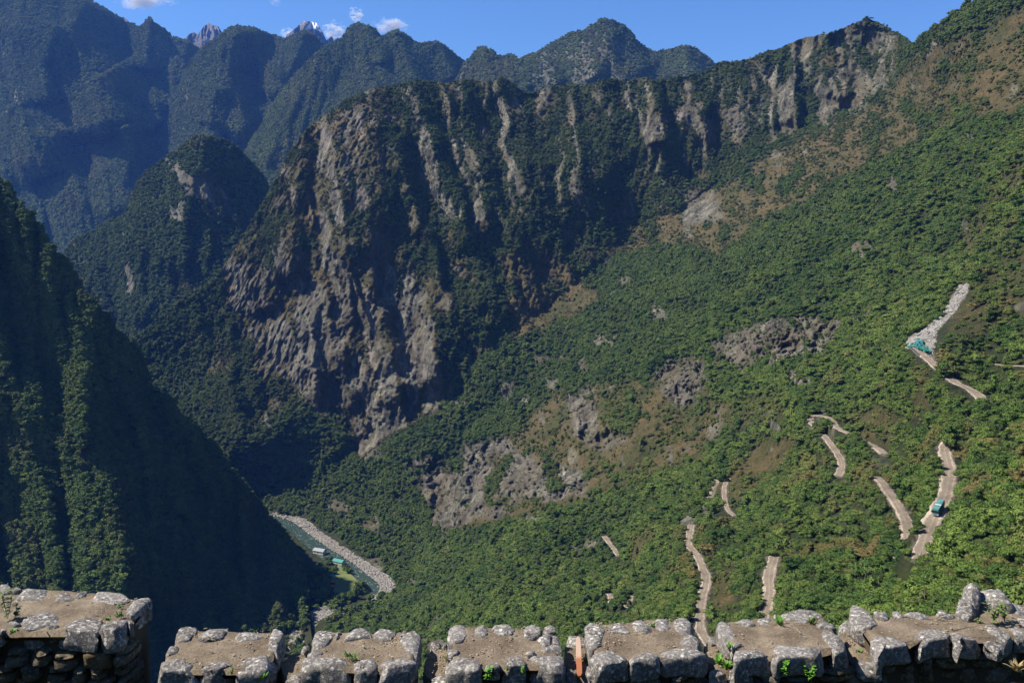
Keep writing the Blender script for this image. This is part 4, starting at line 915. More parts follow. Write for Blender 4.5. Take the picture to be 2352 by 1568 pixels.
# tarps below the slide
def tarp(pts, mat, lift, label, seed):
    P3 = surf(SM, np.array([p[0] for p in pts], float), np.array([p[1] for p in pts], float))
    n = 14; g = np.zeros((n, n, 3)); c00, c10, c11, c01 = P3[:4]
    for i in range(n):
        for j in range(n):
            u, v = i / (n - 1), j / (n - 1); g[i, j] = (c00 * (1 - u) + c10 * u) * (1 - v) + (c01 * (1 - u) + c11 * u) * v
    g[..., 2] += lift + 1.1 * noise(g[..., 0] / 3 + seed, g[..., 1] / 3) + .5 * noise(g[..., 0] / 1.2, g[..., 1] / 1.2 + seed)
    bm = bmesh.new(); vs = [[bm.verts.new(g[i, j]) for j in range(n)] for i in range(n)]
    for i in range(n - 1):
        for j in range(n - 1): bm.faces.new((vs[i][j], vs[i + 1][j], vs[i + 1][j + 1], vs[i][j + 1]))
    bmesh.ops.solidify(bm, geom=bm.faces[:], thickness=0.05)
    me = bpy.data.meshes.new('tarp'); bm.to_mesh(me); bm.free(); me.materials.append(mat); o = bpy.data.objects.new('tarp', me); COL.objects.link(o)
    tag(o, label, 'tarp', 'tarps at the foot of the landslide')
tarp([(2084, 803), (2101, 803), (2103, 795), (2080, 795)], M_TEAL, 1.6, 'small teal tarp, leftmost of those at the foot of the landslide', 1)
tarp([(2098, 806), (2136, 806), (2138, 797), (2099, 796)], M_TARP, 1.8, 'wide dark green tarp along the top of the road plaza', 2)
tarp([(2101, 795), (2112, 798), (2117, 789), (2105, 789)], M_TARPB, 2.2, 'light blue tarp between the green ones', 3)
tarp([(2106, 790), (2119, 791), (2121, 784), (2106, 784)], M_TEAL, 2.4, 'teal green tarp highest up on the rocks', 4)
tarp([(2120, 797), (2133, 799), (2133, 792), (2118, 791)], M_TEAL, 2.2, 'teal tarp right of the light blue one', 5)
# retaining wall under the plaza
r = empty('retaining_wall', (0, 0, 0)); tag(r, 'pale ribbed retaining wall holding up the road plaza below the tarps', 'wall')
ra = surf(SM, np.linspace(2089, 2110, 12), np.linspace(806, 826, 12))
for i, p in enumerate(ra):
    p = Vector(p)
    bobj('panel', lambda bm: box(bm, p.x - .55, p.x + .55, p.y - .25, p.y + .25, p.z - 2.5, p.z + .6, .05), M_ROCKW, r)
# bus
i0 = np.argmin([abs(q_[0] - 2156) + abs(q_[1] - 1171) for q_ in zip(*to_px(RW[0][0]))]); bp, bq = RW[0][0][i0], RW[0][0][i0 + 6]
dirn = Vector(bq - bp); rz = math.atan2(dirn.y, dirn.x)
bus = empty('bus', (bp[0], bp[1], bp[2] - .1), rz); bus.scale = (.74, .8, .8); tag(bus, 'green tour bus driving down the dirt road on the right', 'bus')
bus.rotation_euler = (0, -math.atan2(dirn.z, math.hypot(dirn.x, dirn.y)), rz)
bobj('body', lambda bm: box(bm, -4.6, 4.6, -1.22, 1.22, .45, 2.75, .18), M_BUS, bus)
bobj('roof', lambda bm: (box(bm, -4.45, 4.3, -1.12, 1.12, 2.72, 2.98, .1), box(bm, -2.6, -1.0, -.6, .6, 2.95, 3.15, .06), box(bm, 1.2, 2.2, -.5, .5, 2.95, 3.08, .05)), M_BUSR, bus)
bobj('roof_stripe', lambda bm: box(bm, .2, .5, -1.1, 1.1, 2.97, 3.02), M_WHITE, bus)
bobj('windscreen', lambda bm: box(bm, 4.5, 4.64, -1.05, 1.05, 1.5, 2.5, .03), M_GLASS, bus)
bobj('windscreen', lambda bm: box(bm, -4.64, -4.5, -.95, .95, 1.7, 2.5, .03), M_GLASS, bus)['label'] = 'rear window'
for sgn in (-1, 1):
    for x in np.arange(-4.0, 3.6, 1.5): bobj('window', lambda bm: box(bm, x, x + 1.3, sgn * 1.2 - .03, sgn * 1.2 + .03, 1.6, 2.45, .02), M_GLASS, bus)
    for x in (-2.8, 3.0): bobj('wheel', lambda bm: bmesh.ops.create_cone(bm, cap_ends=True, segments=18, radius1=.5, radius2=.5, depth=.3, matrix=Matrix.Translation((x, sgn * 1.1, .5)) @ Matrix.Rotation(math.pi / 2, 4, 'X')), M_TYRE, bus)
    bobj('mirror', lambda bm: box(bm, 4.6, 4.75, sgn * 1.4 - .12, sgn * 1.4 + .12, 1.7, 2.2, .03), M_TYRE, bus)
    bobj('headlight', lambda bm: box(bm, 4.58, 4.66, sgn * .85 - .18, sgn * .85 + .18, .75, 1.0, .02), M_WHITE, bus)
bobj('bumper', lambda bm: box(bm, 4.55, 4.75, -1.2, 1.2, .4, .7, .04), M_GREY, bus)

# ================================================================== THE WALL IN FRONT
CR = {'A': (0, 1680), 'B': (440, 1800), 'C': (860, 1800), 'D': (1280, 1800), 'E': (1640, 1780), 'F': (2060, 1740), 'G': (2500, 1680)}
def cpt(c, X, Y): x0, y0 = CR[c]; return (x0 + X / 4.704) / 1.2755, (y0 + Y / 4.704) / 1.2755
def wpt(c, X, Y, z): a, b_ = cpt(c, X, Y); return np.array(at_z(a, b_, z))
ZT, ZG, ZL = -3.70, -3.90, -3.37
m, nt, b = new_mat('dry_earth'); k = NB(nt); iso = k.coord(); n1 = k.noise(iso, 3.5, 6, 0.65); n2 = k.noise(iso, 60, 5, 0.8); n3 = k.noise(iso, 160, 2, 0.7)
c = k.ramp(n1, [(0.35, (0.105, 0.08, 0.055)), (0.5, (0.15, 0.118, 0.084)), (0.68, (0.225, 0.182, 0.13))])
c = k.mix(0.8, c, k.ramp(n2, [(0.32, (0.3, 0.3, 0.3)), (0.5, (1.0, 1.0, 1.0)), (0.62, (1.35, 1.3, 1.2)), (0.72, (2.1, 1.95, 1.7))]), 'MULTIPLY')
c = k.mix(k.ramp(n3, [(0.66, (0, 0, 0)), (0.72, (0.8, 0.8, 0.8))]), c, (0.42, 0.34, 0.24))
k.lk(c, b.inputs['Base Color']); k.bump(k.math('ADD', n1, k.math('MULTIPLY', n2, .6)), 1.0, 0.02, b); M_EARTH = m
M_CORE = plain('wall_core_mortar', (0.07, 0.05, 0.033), 0.95, 0.05)
def resample(p, n):
    p = np.array(p); q = np.vstack([p, p[:1]]); d = np.r_[0, np.cumsum(np.linalg.norm(np.diff(q, axis=0), axis=1))]
    t = np.linspace(0, d[-1], n, endpoint=False); return np.stack([np.interp(t, d, q[:, i]) for i in range(q.shape[1])], -1)
def stone(poly3, h, seed, mat, parent, name='stone', crown_h=.022, amp=.012, n=36):
    p = np.array(poly3); c_0 = p.mean(0); p = c_0 + (p - c_0) * np.array([1.05, 1.05, 1]); p = resample(p, n); p[:, :2] = 0.15 * np.roll(p[:, :2], 1, 0) + .7 * p[:, :2] + .15 * np.roll(p[:, :2], -1, 0)
    c = p.mean(0); r = np.random.default_rng(seed); tilt = r.normal(0, .03, 2)
    rings = [(-h, .92), (-h * .9, .985), (-h * .6, 1.01), (-h * .3, 1.015), (-.045, 1.015), (-.016, 1.01), (-.004, .985), (.002, .94), (crown_h * .4, .75), (crown_h * .7, .45), (crown_h * .8, .2)]
    V = []
    for dz, s in rings:
        q = c + (p - c) * np.array([s, s, 1]); q[:, 2] = c[2] + dz; V.append(q)
    V = np.vstack(V + [c[None] + [0, 0, crown_h]]); nr = len(rings)
    g = V * 1.0
    d1 = noise(g[:, 0] * 5 + seed, g[:, 1] * 5, g[:, 2] * 5, seed=3); d2 = noise(g[:, 0] * 14, g[:, 1] * 14, g[:, 2] * 14, seed=4); d3 = noise(g[:, 0] * 34, g[:, 1] * 34, g[:, 2] * 34, seed=6)
    out = V - c; out[:, 2] += h * .4; out /= np.linalg.norm(out, axis=1)[:, None] + 1e-6
    V = V + out * (amp * (1.2 * d1 + .8 * d2 + .5 * d3))[:, None]
    ex = np.array([max(np.ptp(p[:, 0]), .05) / 2, max(np.ptp(p[:, 1]), .05) / 2, h * .6]); Q = (V - c) / ex
    for _ in range(10):
        nn = r.normal(size=3); nn[2] = abs(nn[2]) * .8; nn /= np.linalg.norm(nn); dd = Q @ nn; lim = dd.max() * r.uniform(.66, .88)
        Q = Q - np.clip(dd - lim, 0, 9)[:, None] * nn
    V = c + Q * ex
    V[:, 2] += (V[:, 0] - c[0]) * tilt[0] + (V[:, 1] - c[1]) * tilt[1]
    Fc = [[j * n + i, j * n + (i + 1) % n, (j + 1) * n + (i + 1) % n, (j + 1) * n + i] for j in range(nr - 1) for i in range(n)]
    Fc += [[(nr - 1) * n + i, (nr - 1) * n + (i + 1) % n, nr * n] for i in range(n)] + [list(range(n))[::-1]]
    a2 = sum(p[i, 0] * p[(i + 1) % n, 1] - p[(i + 1) % n, 0] * p[i, 1] for i in range(n))
    if a2 < 0: Fc = [f[::-1] for f in Fc]
    return mesh_obj(name, V, Fc, mat, parent, smooth=True)
def hull2(P):
    P = sorted(map(tuple, P)); 
    def half(Q):
        h = []
        for p in Q:
            while len(h) > 1 and (h[-1][0] - h[-2][0]) * (p[1] - h[-2][1]) - (h[-1][1] - h[-2][1]) * (p[0] - h[-2][0]) <= 0: h.pop()
            h.append(p)
        return h
    return half(P)[:-1] + half(P[::-1])[:-1]
def earth(name, poly, z, depth, parent, seed, mat, amp=.02, dome=.02):
    """earth or rubble body: noisy top over the outline, straight sides down"""
    p = resample(np.array(poly)[:, :2], 48); c = p.mean(0); V = []; n = 48
    rings = [(-depth, 1.0), (-depth * .5, 1.0), (-.06, 1.0), (0, .97)] + [(0, s) for s in np.linspace(.9, .1, 9)]
    for dz, s in rings: V.append(np.c_[c + (p - c) * s, np.full(n, z + dz)])
    V = np.vstack(V + [np.array([[c[0], c[1], z]])]); nr = len(rings); top = np.arange(len(V)) >= 3 * n
    V[:, 2] += top * (amp * (noise(V[:, 0] * 2.2, V[:, 1] * 2.2 + seed) + .5 * noise(V[:, 0] * 8, V[:, 1] * 8) + .3 * noise(V[:, 0] * 25, V[:, 1] * 25)) + dome * 0.5)
    Fc = [[j * n + i, j * n + (i + 1) % n, (j + 1) * n + (i + 1) % n, (j + 1) * n + i] for j in range(nr - 1) for i in range(n)] + [[(nr - 1) * n + i, (nr - 1) * n + (i + 1) % n, nr * n] for i in range(n)]
    a2 = sum(p[i, 0] * p[(i + 1) % n, 1] - p[(i + 1) % n, 0] * p[i, 1] for i in range(n))
    if a2 < 0: Fc = [f[::-1] for f in Fc]
    return mesh_obj(name, V, Fc, mat, parent, smooth=True)
WALL = empty('stone_wall', (0, 7.2, -6)); tag(WALL, 'long low dry stone wall with earth filled notched top across the foreground', 'stone wall')
WALL_L = empty('stone_wall', (-4, 7.2, -6)); tag(WALL_L, 'taller dark stone wall block at the lower left corner with earth top', 'stone wall')
for w_ in (WALL, WALL_L): w_.location = (0, 0, 0)
ST = {
 'A': [[(-260,110),(-120,100),(-10,135),(-20,330),(-150,360),(-280,330)],[(0,130),(90,140),(170,175),(150,260),(60,330),(0,350)],[(180,180),(240,165),(300,195),(270,260),(200,280),(150,250)],[(340,180),(470,180),(600,205),(720,240),(600,350),(480,385),(260,390),(190,370),(250,290),(300,215)],
       [(740,285),(810,265),(920,270),(1000,310),(1040,350),(960,375),(850,390),(760,375),(705,340)],[(1050,290),(1110,245),(1215,235),(1160,320),(1065,350)],
       [(1240,240),(1330,220),(1460,215),(1550,250),(1700,275),(1830,310),(1820,345),(1720,420),(1600,455),(1400,420),(1230,400),(1160,340)],[(1900,305),(2000,320),(2085,345),(2060,400),(1940,480),(1850,570),(1760,590),(1680,555),(1720,470),(1830,370)],
       [(330,610),(480,545),(640,515),(740,560),(850,610),(830,680),(700,715),(560,770),(420,770),(310,730)],[(860,700),(1000,640),(1080,590),(1200,570),(1430,590),(1400,660),(1360,750),(1310,850),(1200,830),(1120,800),(950,800),(780,770)],
       [(1420,680),(1540,635),(1720,630),(1755,670),(1720,760),(1600,810),(1450,815),(1390,790)],[(120,660),(200,650),(300,690),(280,710),(150,720)],[(0,760),(60,735),(120,740),(60,800),(0,845)],[(-250,700),(-100,690),(-10,740),(-20,850),(-240,860)],[(650,745),(720,710),(820,700),(780,760),(700,775)],[(1750,650),(1840,655),(1840,690),(1790,705)]],
 'B': [[(460,150),(560,150),(640,190),(675,240),(600,270),(540,330),(470,400),(380,405),(285,415),(290,380),(350,290),(400,190)],[(740,180),(810,155),(940,160),(1060,195),(1130,240),(1090,290),(1010,340),(920,375),(760,365),(650,340),(690,250)],
       [(1180,240),(1300,235),(1480,235),(1590,260),(1600,310),(1480,350),(1350,360),(1180,345),(1150,290)],[(1640,215),(1740,190),(1850,180),(1850,260),(1810,400),(1770,520),(1750,560),(1640,535),(1570,520),(1600,370)],
       [(260,440),(340,420),(430,440),(400,490),(380,550),(260,560),(195,555)],[(190,560),(280,555),(380,570),(480,620),(600,650),(680,680),(680,750),(620,800),(500,765),(300,770),(150,790),(85,780),(70,720),(120,620)],
       [(780,670),(900,660),(1140,645),(1135,720),(1040,755),(860,760),(690,765),(700,710)],[(1290,580),(1420,545),(1580,530),(1750,560),(1720,650),(1620,750),(1500,790),(1350,790),(1210,800),(1180,740),(1220,650)]],
 'C': [[(320,200),(400,190),(520,205),(580,240),(560,310),(500,370),(430,430),(310,485),(210,490),(230,400),(270,290)],[(590,230),(660,225),(690,240),(640,280),(580,340),(570,290)],[(720,200),(840,190),(1010,195),(1030,240),(1075,290),(1010,360),(850,375),(690,375),(660,330),(690,260)],
       [(1180,205),(1340,195),(1430,220),(1445,300),(1400,370),(1280,375),(1140,360),(1090,320),(1110,260)],[(1480,205),(1600,185),(1720,195),(1765,240),(1750,360),(1720,480),(1690,565),(1590,565),(1500,540),(1480,450),(1430,380),(1460,300)],
       [(200,500),(290,485),(400,510),(390,570),(250,590),(170,570)],[(160,590),(300,570),(480,590),(700,585),(800,600),(790,680),(740,750),(560,760),(350,710),(130,710),(115,650)],
       [(900,620),(990,595),(1120,615),(1160,660),(1140,740),(1060,770),(920,770),(840,730),(850,670)],[(1220,650),(1360,590),(1540,565),(1690,570),(1690,650),(1600,700),(1480,730),(1330,770),(1190,800),(1165,720)]],
 'D': [[(220,130),(330,115),(430,130),(465,180),(450,270),(400,400),(300,430),(180,430),(150,330),(165,200)],[(520,150),(620,140),(700,125),(725,200),(720,310),(600,325),(470,325),(490,200)],[(790,140),(900,130),(1040,140),(1090,180),(1090,250),(1000,295),(900,300),(790,285),(755,200)],
       [(1160,130),(1270,115),(1390,120),(1430,170),(1420,270),(1370,340),(1250,320),(1150,315),(1120,220)],[(1470,165),(1600,155),(1660,190),(1670,240),(1580,250),(1480,225)],[(1420,280),(1500,250),(1580,280),(1560,400),(1480,410),(1390,350)],[(1595,255),(1670,250),(1690,400),(1605,400),(1588,330)],
       [(1460,440),(1560,410),(1700,410),(1715,500),(1620,515),(1480,500),(1440,475)],[(165,480),(280,470),(350,500),(340,560),(240,580),(150,570)],[(180,590),(300,570),(480,580),(620,620),(665,670),(650,740),(500,770),(330,745),(140,740),(140,650)],
       [(680,680),(760,640),(865,650),(865,730),(780,740),(690,720)],[(900,600),(1030,540),(1190,560),(1215,620),(1210,690),(1050,700),(900,730),(880,670)],[(1240,510),(1340,495),(1380,540),(1290,590),(1220,570)],[(1300,590),(1440,530),(1620,515),(1730,550),(1760,640),(1740,730),(1600,740),(1450,680),(1290,700),(1260,640)]],
 'E': [[(370,180),(470,165),(590,185),(650,250),(655,330),(600,450),(580,560),(480,590),(420,600),(390,480),(350,320),(350,240)],[(700,210),(850,200),(970,220),(970,350),(850,375),(750,360),(665,340),(680,250)],[(1050,165),(1150,135),(1240,180),(1290,290),(1200,350),(1120,360),(980,320),(990,230)],
       [(1280,170),(1400,115),(1470,150),(1540,260),(1550,330),(1450,335),(1320,300),(1275,230)],[(1540,125),(1680,120),(1790,140),(1820,220),(1840,350),(1730,370),(1640,330),(1560,270),(1520,200)],[(1650,400),(1760,375),(1860,385),(1960,520),(1900,545),(1780,530),(1640,510),(1640,440)],
       [(450,610),(600,585),(800,590),(920,630),(960,700),(950,760),(800,750),(600,790),(500,800),(450,700)],[(970,670),(1100,640),(1250,600),(1340,640),(1380,730),(1260,740),(1100,740),(980,750)],[(1430,570),(1600,540),(1800,535),(1990,560),(2035,650),(2020,720),(1880,700),(1700,680),(1500,690),(1400,690),(1390,620)]],
 'F': [[(200,370),(300,360),(380,385),(450,460),(455,560),(400,650),(320,640),(260,590),(190,480)],[(440,400),(540,345),(680,335),(715,370),(710,450),(600,480),(480,460)],[(740,330),(850,300),(960,305),(990,380),(930,440),(800,430),(730,390)],[(965,275),(1010,275),(1045,330),(1000,370),(975,330)],
       [(1090,270),(1200,215),(1330,195),(1500,205),(1630,215),(1690,290),(1730,350),(1700,370),(1560,370),(1540,420),(1300,390),(1110,385),(1075,310)],[(1560,385),(1720,375),(1800,395),(1835,460),(1650,480),(1560,460)],[(1640,520),(1720,490),(1830,530),(1940,650),(2020,760),(1900,765),(1760,800),(1690,690),(1620,560)],
       [(400,660),(500,655),(620,690),(480,720),(400,760),(380,720)],[(470,740),(620,730),(850,760),(925,800),(920,860),(780,850),(560,900),(450,960),(430,850)],[(960,680),(1160,660),(1300,710),(1500,700),(1700,760),(1760,820),(1620,880),(1440,860),(1100,870),(980,920),(940,800)]],
 'G': [[(0,440),(90,425),(180,450),(260,540),(345,680),(250,700),(200,800),(80,740),(-60,600),(-60,500)],[(250,495),(380,490),(480,540),(480,640),(400,660),(320,580)],[(540,520),(620,500),(680,540),(720,610),(600,640),(550,590)],[(700,540),(750,490),(860,505),(1000,550),(1150,590),(1140,630),(980,640),(820,600),(720,590)],
       [(1140,520),(1180,475),(1290,500),(1310,540),(1250,580),(1150,575)],[(1200,590),(1280,545),(1400,540),(1420,590),(1300,620)],[(2100,410),(2200,405),(2352,420),(2420,470),(2352,550),(2200,550),(2110,530)],[(2250,590),(2352,570),(2460,600),(2440,740),(2290,680)],[(2480,420),(2700,410),(2820,450),(2800,540),(2560,560)],[(2860,430),(3080,420),(3140,520),(2900,550)],[(3180,430),(3420,440),(3400,540),(3200,540)],[(2500,760),(2760,770),(2780,860),(2520,880)],[(2820,770),(3120,780),(3100,880),(2850,880)],[(3160,780),(3440,790),(3420,890),(3190,880)],
       [(250,830),(400,800),(560,810),(740,900),(830,980),(700,990),(560,1000),(400,1030),(380,1120),(330,1130),(240,920)],[(830,800),(900,770),(1100,760),(1280,820),(1400,920),(1300,900),(1090,910),(880,980),(840,880)],[(1330,790),(1480,790),(1680,820),(1760,880),(1700,910),(1480,900),(1430,1000),(1370,900)],
       [(1800,900),(1930,900),(2000,950),(2110,1010),(2000,1060),(1850,1000)],[(1790,700),(1900,700),(2060,730),(2180,850),(2100,900),(1960,900),(1880,870),(1800,760)],[(2090,730),(2250,740),(2352,780),(2460,800),(2400,860),(2230,850)]]}
sd_ = 0; FR = {}
for c_, L in ST.items():
    z = ZL if c_ == 'A' else ZT; par = WALL_L if c_ == 'A' else WALL; pts = []
    for poly in L:
        p3 = np.array([wpt(c_, x, y, z) for x, y in poly]); pts += [tuple(q_[:2]) for q_ in p3]; sd_ += 1
        ext = np.ptp(p3[:, 0]) * np.ptp(p3[:, 1]); stone(p3, .19 if ext > .04 else .12, sd_, M_STONE, par)
    H = np.array(hull2(pts)); cc = H.mean(0); H2 = cc + (H - cc) * np.array([.93, .84])
    if c_ == 'A': H2 = np.vstack([H2, [(-6.5, 7.1), (-6.5, 7.7)]]); H2 = np.array(hull2(H2))
    if c_ == 'G': H2 = np.array([wpt('G', x, y, z)[:2] for x, y in [(60, 640), (250, 560), (480, 600), (900, 560), (1200, 560), (1420, 520), (1560, 400), (1800, 330), (2100, 380), (2400, 430), (3700, 470), (3700, 860), (2400, 850), (2200, 830), (2000, 880), (1900, 880), (1700, 880), (1500, 880), (1380, 880), (1100, 880), (880, 930), (820, 960), (560, 960), (400, 980), (330, 1060), (250, 900)]])
    if c_ == 'G': FR_G = H2
    earth('earth_top', H2, z - .025, .06, par, sd_, M_EARTH, .022, .03)
    earth('wall_core', (cc + (H2 - cc) * .985 + np.array([0, .05])), z - .06, 1.6, par, sd_, M_CORE, .01)
    xs_ = np.linspace(H[:, 0].min(), H[:, 0].max(), 60); lo_ = []
    for x_ in xs_:
        ys = [H[i][1] + (x_ - H[i][0]) / (H[(i + 1) % len(H)][0] - H[i][0] + 1e-9) * (H[(i + 1) % len(H)][1] - H[i][1]) for i in range(len(H)) if min(H[i][0], H[(i + 1) % len(H)][0]) - 1e-6 <= x_ <= max(H[i][0], H[(i + 1) % len(H)][0]) + 1e-6]
        lo_.append(min(ys) if ys else np.nan)
    lo_ = np.array(lo_); inn = (xs_ > xs_[0] + .12) & (xs_ < xs_[-1] - .12); FL = lo_[inn]
    if c_ == 'G':
        fp = np.array(sorted([tuple(wpt('G', x, y, z)[:2]) for x, y in [(330, 1100), (560, 985), (820, 975), (880, 960), (1100, 900), (1380, 910), (1500, 895), (1700, 900), (1900, 890), (2100, 890), (2300, 870), (3700, 880)]]))
        xs_ = np.linspace(fp[0, 0], 7.3, 50); FL = np.interp(xs_, fp[:, 0], fp[:, 1]); inn = slice(None)
    FR[c_] = (xs_[0], xs_[-1], float(np.median(FL)), xs_[inn], FL)
# pebbles and litter on the earth
M_PEB = plain('pale_pebble', (0.26, 0.21, 0.15))
LIT = []
def litter(H2, z, n):
    c = H2.mean(0)[:2]; k_ = rng.integers(0, len(H2), n); u = np.sqrt(rng.random(n)); v = rng.random(n)[:, None]
    e = np.array(H2)[:, :2]; p = e[k_] * (1 - v) + e[(k_ + 1) % len(e)] * v; p = c + (p - c) * (u * .86)[:, None]; LIT.append(np.c_[p, np.full(n, z)])
for c_ in 'ABCDEFG':
    pts = [tuple(wpt(c_, x, y, ZL if c_ == 'A' else ZT)[:2]) for poly in ST[c_] for x, y in poly]; litter(FR_G if c_ == 'G' else np.array(hull2(pts)), (ZL if c_ == 'A' else ZT) + .006, 300)
# higher stones at the right end
stone(np.array([wpt('G', x, y, ZT + .06) for x, y in [(1430,360),(1560,345),(1650,380),(1710,460),(1700,540),(1580,580),(1460,550),(1395,510),(1400,430)]]), .24, 301, M_STONE, WALL, crown_h=.06)
stone(np.array([wpt('G', x, y, ZT + .12) for x, y in [(1480,300),(1500,220),(1600,120),(1680,180),(1760,250),(1740,330),(1700,400),(1640,360)]]), .20, 302, M_STONE, WALL, crown_h=.10, amp=.02)
stone(np.array([wpt('G', x, y, ZT + .10) for x, y in [(1660,200),(1740,220),(1900,225),(2030,215),(2110,270),(2210,390),(2140,400),(2000,370),(1850,340),(1740,330)]]), .2, 303, M_STONE, WALL, crown_h=.04, amp=.02)
# notches between the raised parts
GAP = [('B', [(1780,700),(1950,550),(2060,500),(2150,560),(2120,700),(2130,860),(1850,900),(1800,760)], [[(2100,410),(2170,395),(2210,420),(2190,520),(2150,560),(2060,520)], [(1880,870),(1960,810),(2060,800),(2110,880),(2130,960),(1850,960)]]),
       ('C', [(1880,500),(2060,460),(2160,500),(2130,640),(2150,760),(2160,840),(1890,860),(1780,760),(1800,640)], [[(1880,360),(1960,350),(2050,390),(2050,460),(1960,490),(1900,480)], [(2075,380),(2125,380),(2140,440),(2070,460)], [(1900,850),(1980,780),(2070,800),(2130,900),(2180,960),(1890,960)]]),
       ('D', [(1760,440),(2060,410),(2150,530),(2170,650),(2220,770),(2060,850),(1940,820),(1740,730),(1750,600)], [[(1770,290),(1900,260),(2030,280),(2060,350),(2040,420),(1900,440),(1790,420)], [(2040,680),(2120,700),(2210,790),(2270,830),(2200,850),(2060,850),(2020,780)], [(1760,730),(1880,740),(1930,800),(1900,860),(1750,850)]]),
       ('E', [(1980,520),(2200,470),(2300,500),(2440,640),(2480,800),(2330,870),(2200,850),(2020,740)], [[(2010,480),(2080,390),(2150,365),(2200,400),(2190,490),(2060,510)], [(2060,880),(2150,830),(2270,850),(2300,900),(2200,930),(2050,940)]]),
       ('F', [(1880,540),(2100,500),(2230,560),(2340,640),(2420,800),(2420,920),(2100,860),(2000,740)], [[(1870,400),(1940,345),(2060,350),(2110,430),(2100,500),(1980,520),(1870,470)], [(2100,850),(2200,890),(2400,950),(2460,1010),(2200,1000),(2110,960)], [(350,1040),(430,960),(560,1060),(680,1130),(560,1180),(400,1180)]])]
for c_, so_, L in GAP:
    p = np.array([wpt(c_, x, y, ZG) for x, y in so_]); earth('earth_fill', p, ZG - .01, .12, WALL, sd_, M_EARTH, .03, .02)
    earth('wall_core', p.mean(0)[:2] + (p[:, :2] - p.mean(0)[:2]) * .97, ZG - .09, 1.4, WALL, sd_, M_CORE, .01)
    for poly in L: sd_ += 1; stone(np.array([wpt(c_, x, y, ZG + .015) for x, y in poly]), .15, sd_, M_STONE, WALL)
for c_, so_, L in GAP: litter(np.array([wpt(c_, x, y, ZG)[:2] for x, y in so_]), ZG + .01, 120)
LP = np.vstack(LIT); LP[:, 2] += rng.uniform(-.012, .012, len(LP)); ls = rng.uniform(.005, .012, len(LP)) * rng.choice([1, 1, 1, 1.8], len(LP))
forest('earth_litter', LP, np.stack([ls * rng.uniform(.6, 2.2, len(ls)), ls, ls], -1), rng.uniform(0, 6, len(LP)), rng.integers(0, 5, len(LP)), np.zeros(len(LP)), [(rock_mesh('pebble', 60 + i, M_PEB, 1), 'p') for i in range(5)], 'pebbles and clods scattered on the earth of the wall top')['category'] = 'litter'
# front courses below the top stones
def course(x0, x1, yf, ztop, par, hmin=.11, hmax=.17, slope=0.045, yo=0.0):
    global sd_
    x = x0
    while x < x1:
        w = rng.uniform(.16, .42); w = min(w, x1 - x + .05); h = rng.uniform(hmin, hmax); sd_ += 1
        yc = (float(np.interp(x + w / 2, yf[0], yf[1])) if isinstance(yf, tuple) else yf + slope * x) + yo; dpt = .20; cx = x + w / 2; a = np.linspace(0, 2 * math.pi, 14, endpoint=False)
        sx_ = np.sign(np.cos(a)) * np.abs(np.cos(a)) ** .55; sy_ = np.sign(np.sin(a)) * np.abs(np.sin(a)) ** .55
        p = np.c_[cx + sx_ * (w / 2 - .012), yc + dpt + sy_ * dpt + rng.uniform(-.02, .03), np.full(14, ztop + rng.uniform(-.01, .01))]
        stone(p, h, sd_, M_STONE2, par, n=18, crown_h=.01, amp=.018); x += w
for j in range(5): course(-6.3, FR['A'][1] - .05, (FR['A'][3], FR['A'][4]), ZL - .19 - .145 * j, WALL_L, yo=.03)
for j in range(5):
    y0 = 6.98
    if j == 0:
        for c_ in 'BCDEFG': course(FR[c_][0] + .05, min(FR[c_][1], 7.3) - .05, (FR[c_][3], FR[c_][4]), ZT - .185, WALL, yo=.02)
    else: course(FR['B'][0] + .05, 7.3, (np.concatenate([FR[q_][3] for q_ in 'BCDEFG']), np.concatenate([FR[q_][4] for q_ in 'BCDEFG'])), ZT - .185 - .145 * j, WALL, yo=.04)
# ground of the terrace the wall stands on and the bank behind it
M_TURF = plain('shade_tinted_turf', (0.022, 0.03, 0.012), 0.95, 0.05)  # turf colour darkened to stand in for shadow and cut bounce light
gx, gy = np.meshgrid(np.linspace(-16, 18, 60), np.linspace(-2, 9.2, 30), indexing='ij')
V = np.stack([gx, gy, -5.0 - 0 * gx + .06 * noise(gx, gy)], -1); V[:, -6:, 2] -= np.linspace(0, 3.5, 6)[None]; V[:, :6, 2] = V[:, :6, 2]
grid_obj('terrace_ground', V, M_TURF)
gx, gy = np.meshgrid(np.linspace(-60, 90, 60), np.linspace(9.0, 60, 40), indexing='ij')
V = np.stack([gx, gy, -8.3 - (gy - 9) * .62 + 1.5 * noise(gx / 12, gy / 12)], -1); grid_obj('bank_below_wall', V, M_TER)
# the upper terrace the picture was taken from
gx, gy = np.meshgrid(np.linspace(-30, 30, 70), np.linspace(-14, 1.25, 20), indexing='ij')
V = np.stack([gx, gy, -1.66 + .05 * noise(gx, gy)], -1); V = np.concatenate([V, V[:, -1:] * [1, 1, 0] + np.array([0, .12, -3.4]), V[:, -1:] * [1, 1, 0] + np.array([0, .16, -5.1])], 1)
grid_obj('upper_terrace', V, M_TURF)
# dry grassy bank at the lower right corner
cb = wpt('G', 2352, 1500, -3.5); bk = bpy.data.objects.new('grassy_mound', rock_mesh('grassy_mound', 77, M_EARTH, 3)); COL.objects.link(bk); bk.location = (cb[0] + .05, cb[1] - .12, -3.66); bk.scale = (.75, .6, .6)
tag(bk, 'dry earth mound with straw grass cut by the lower right corner', 'mound')
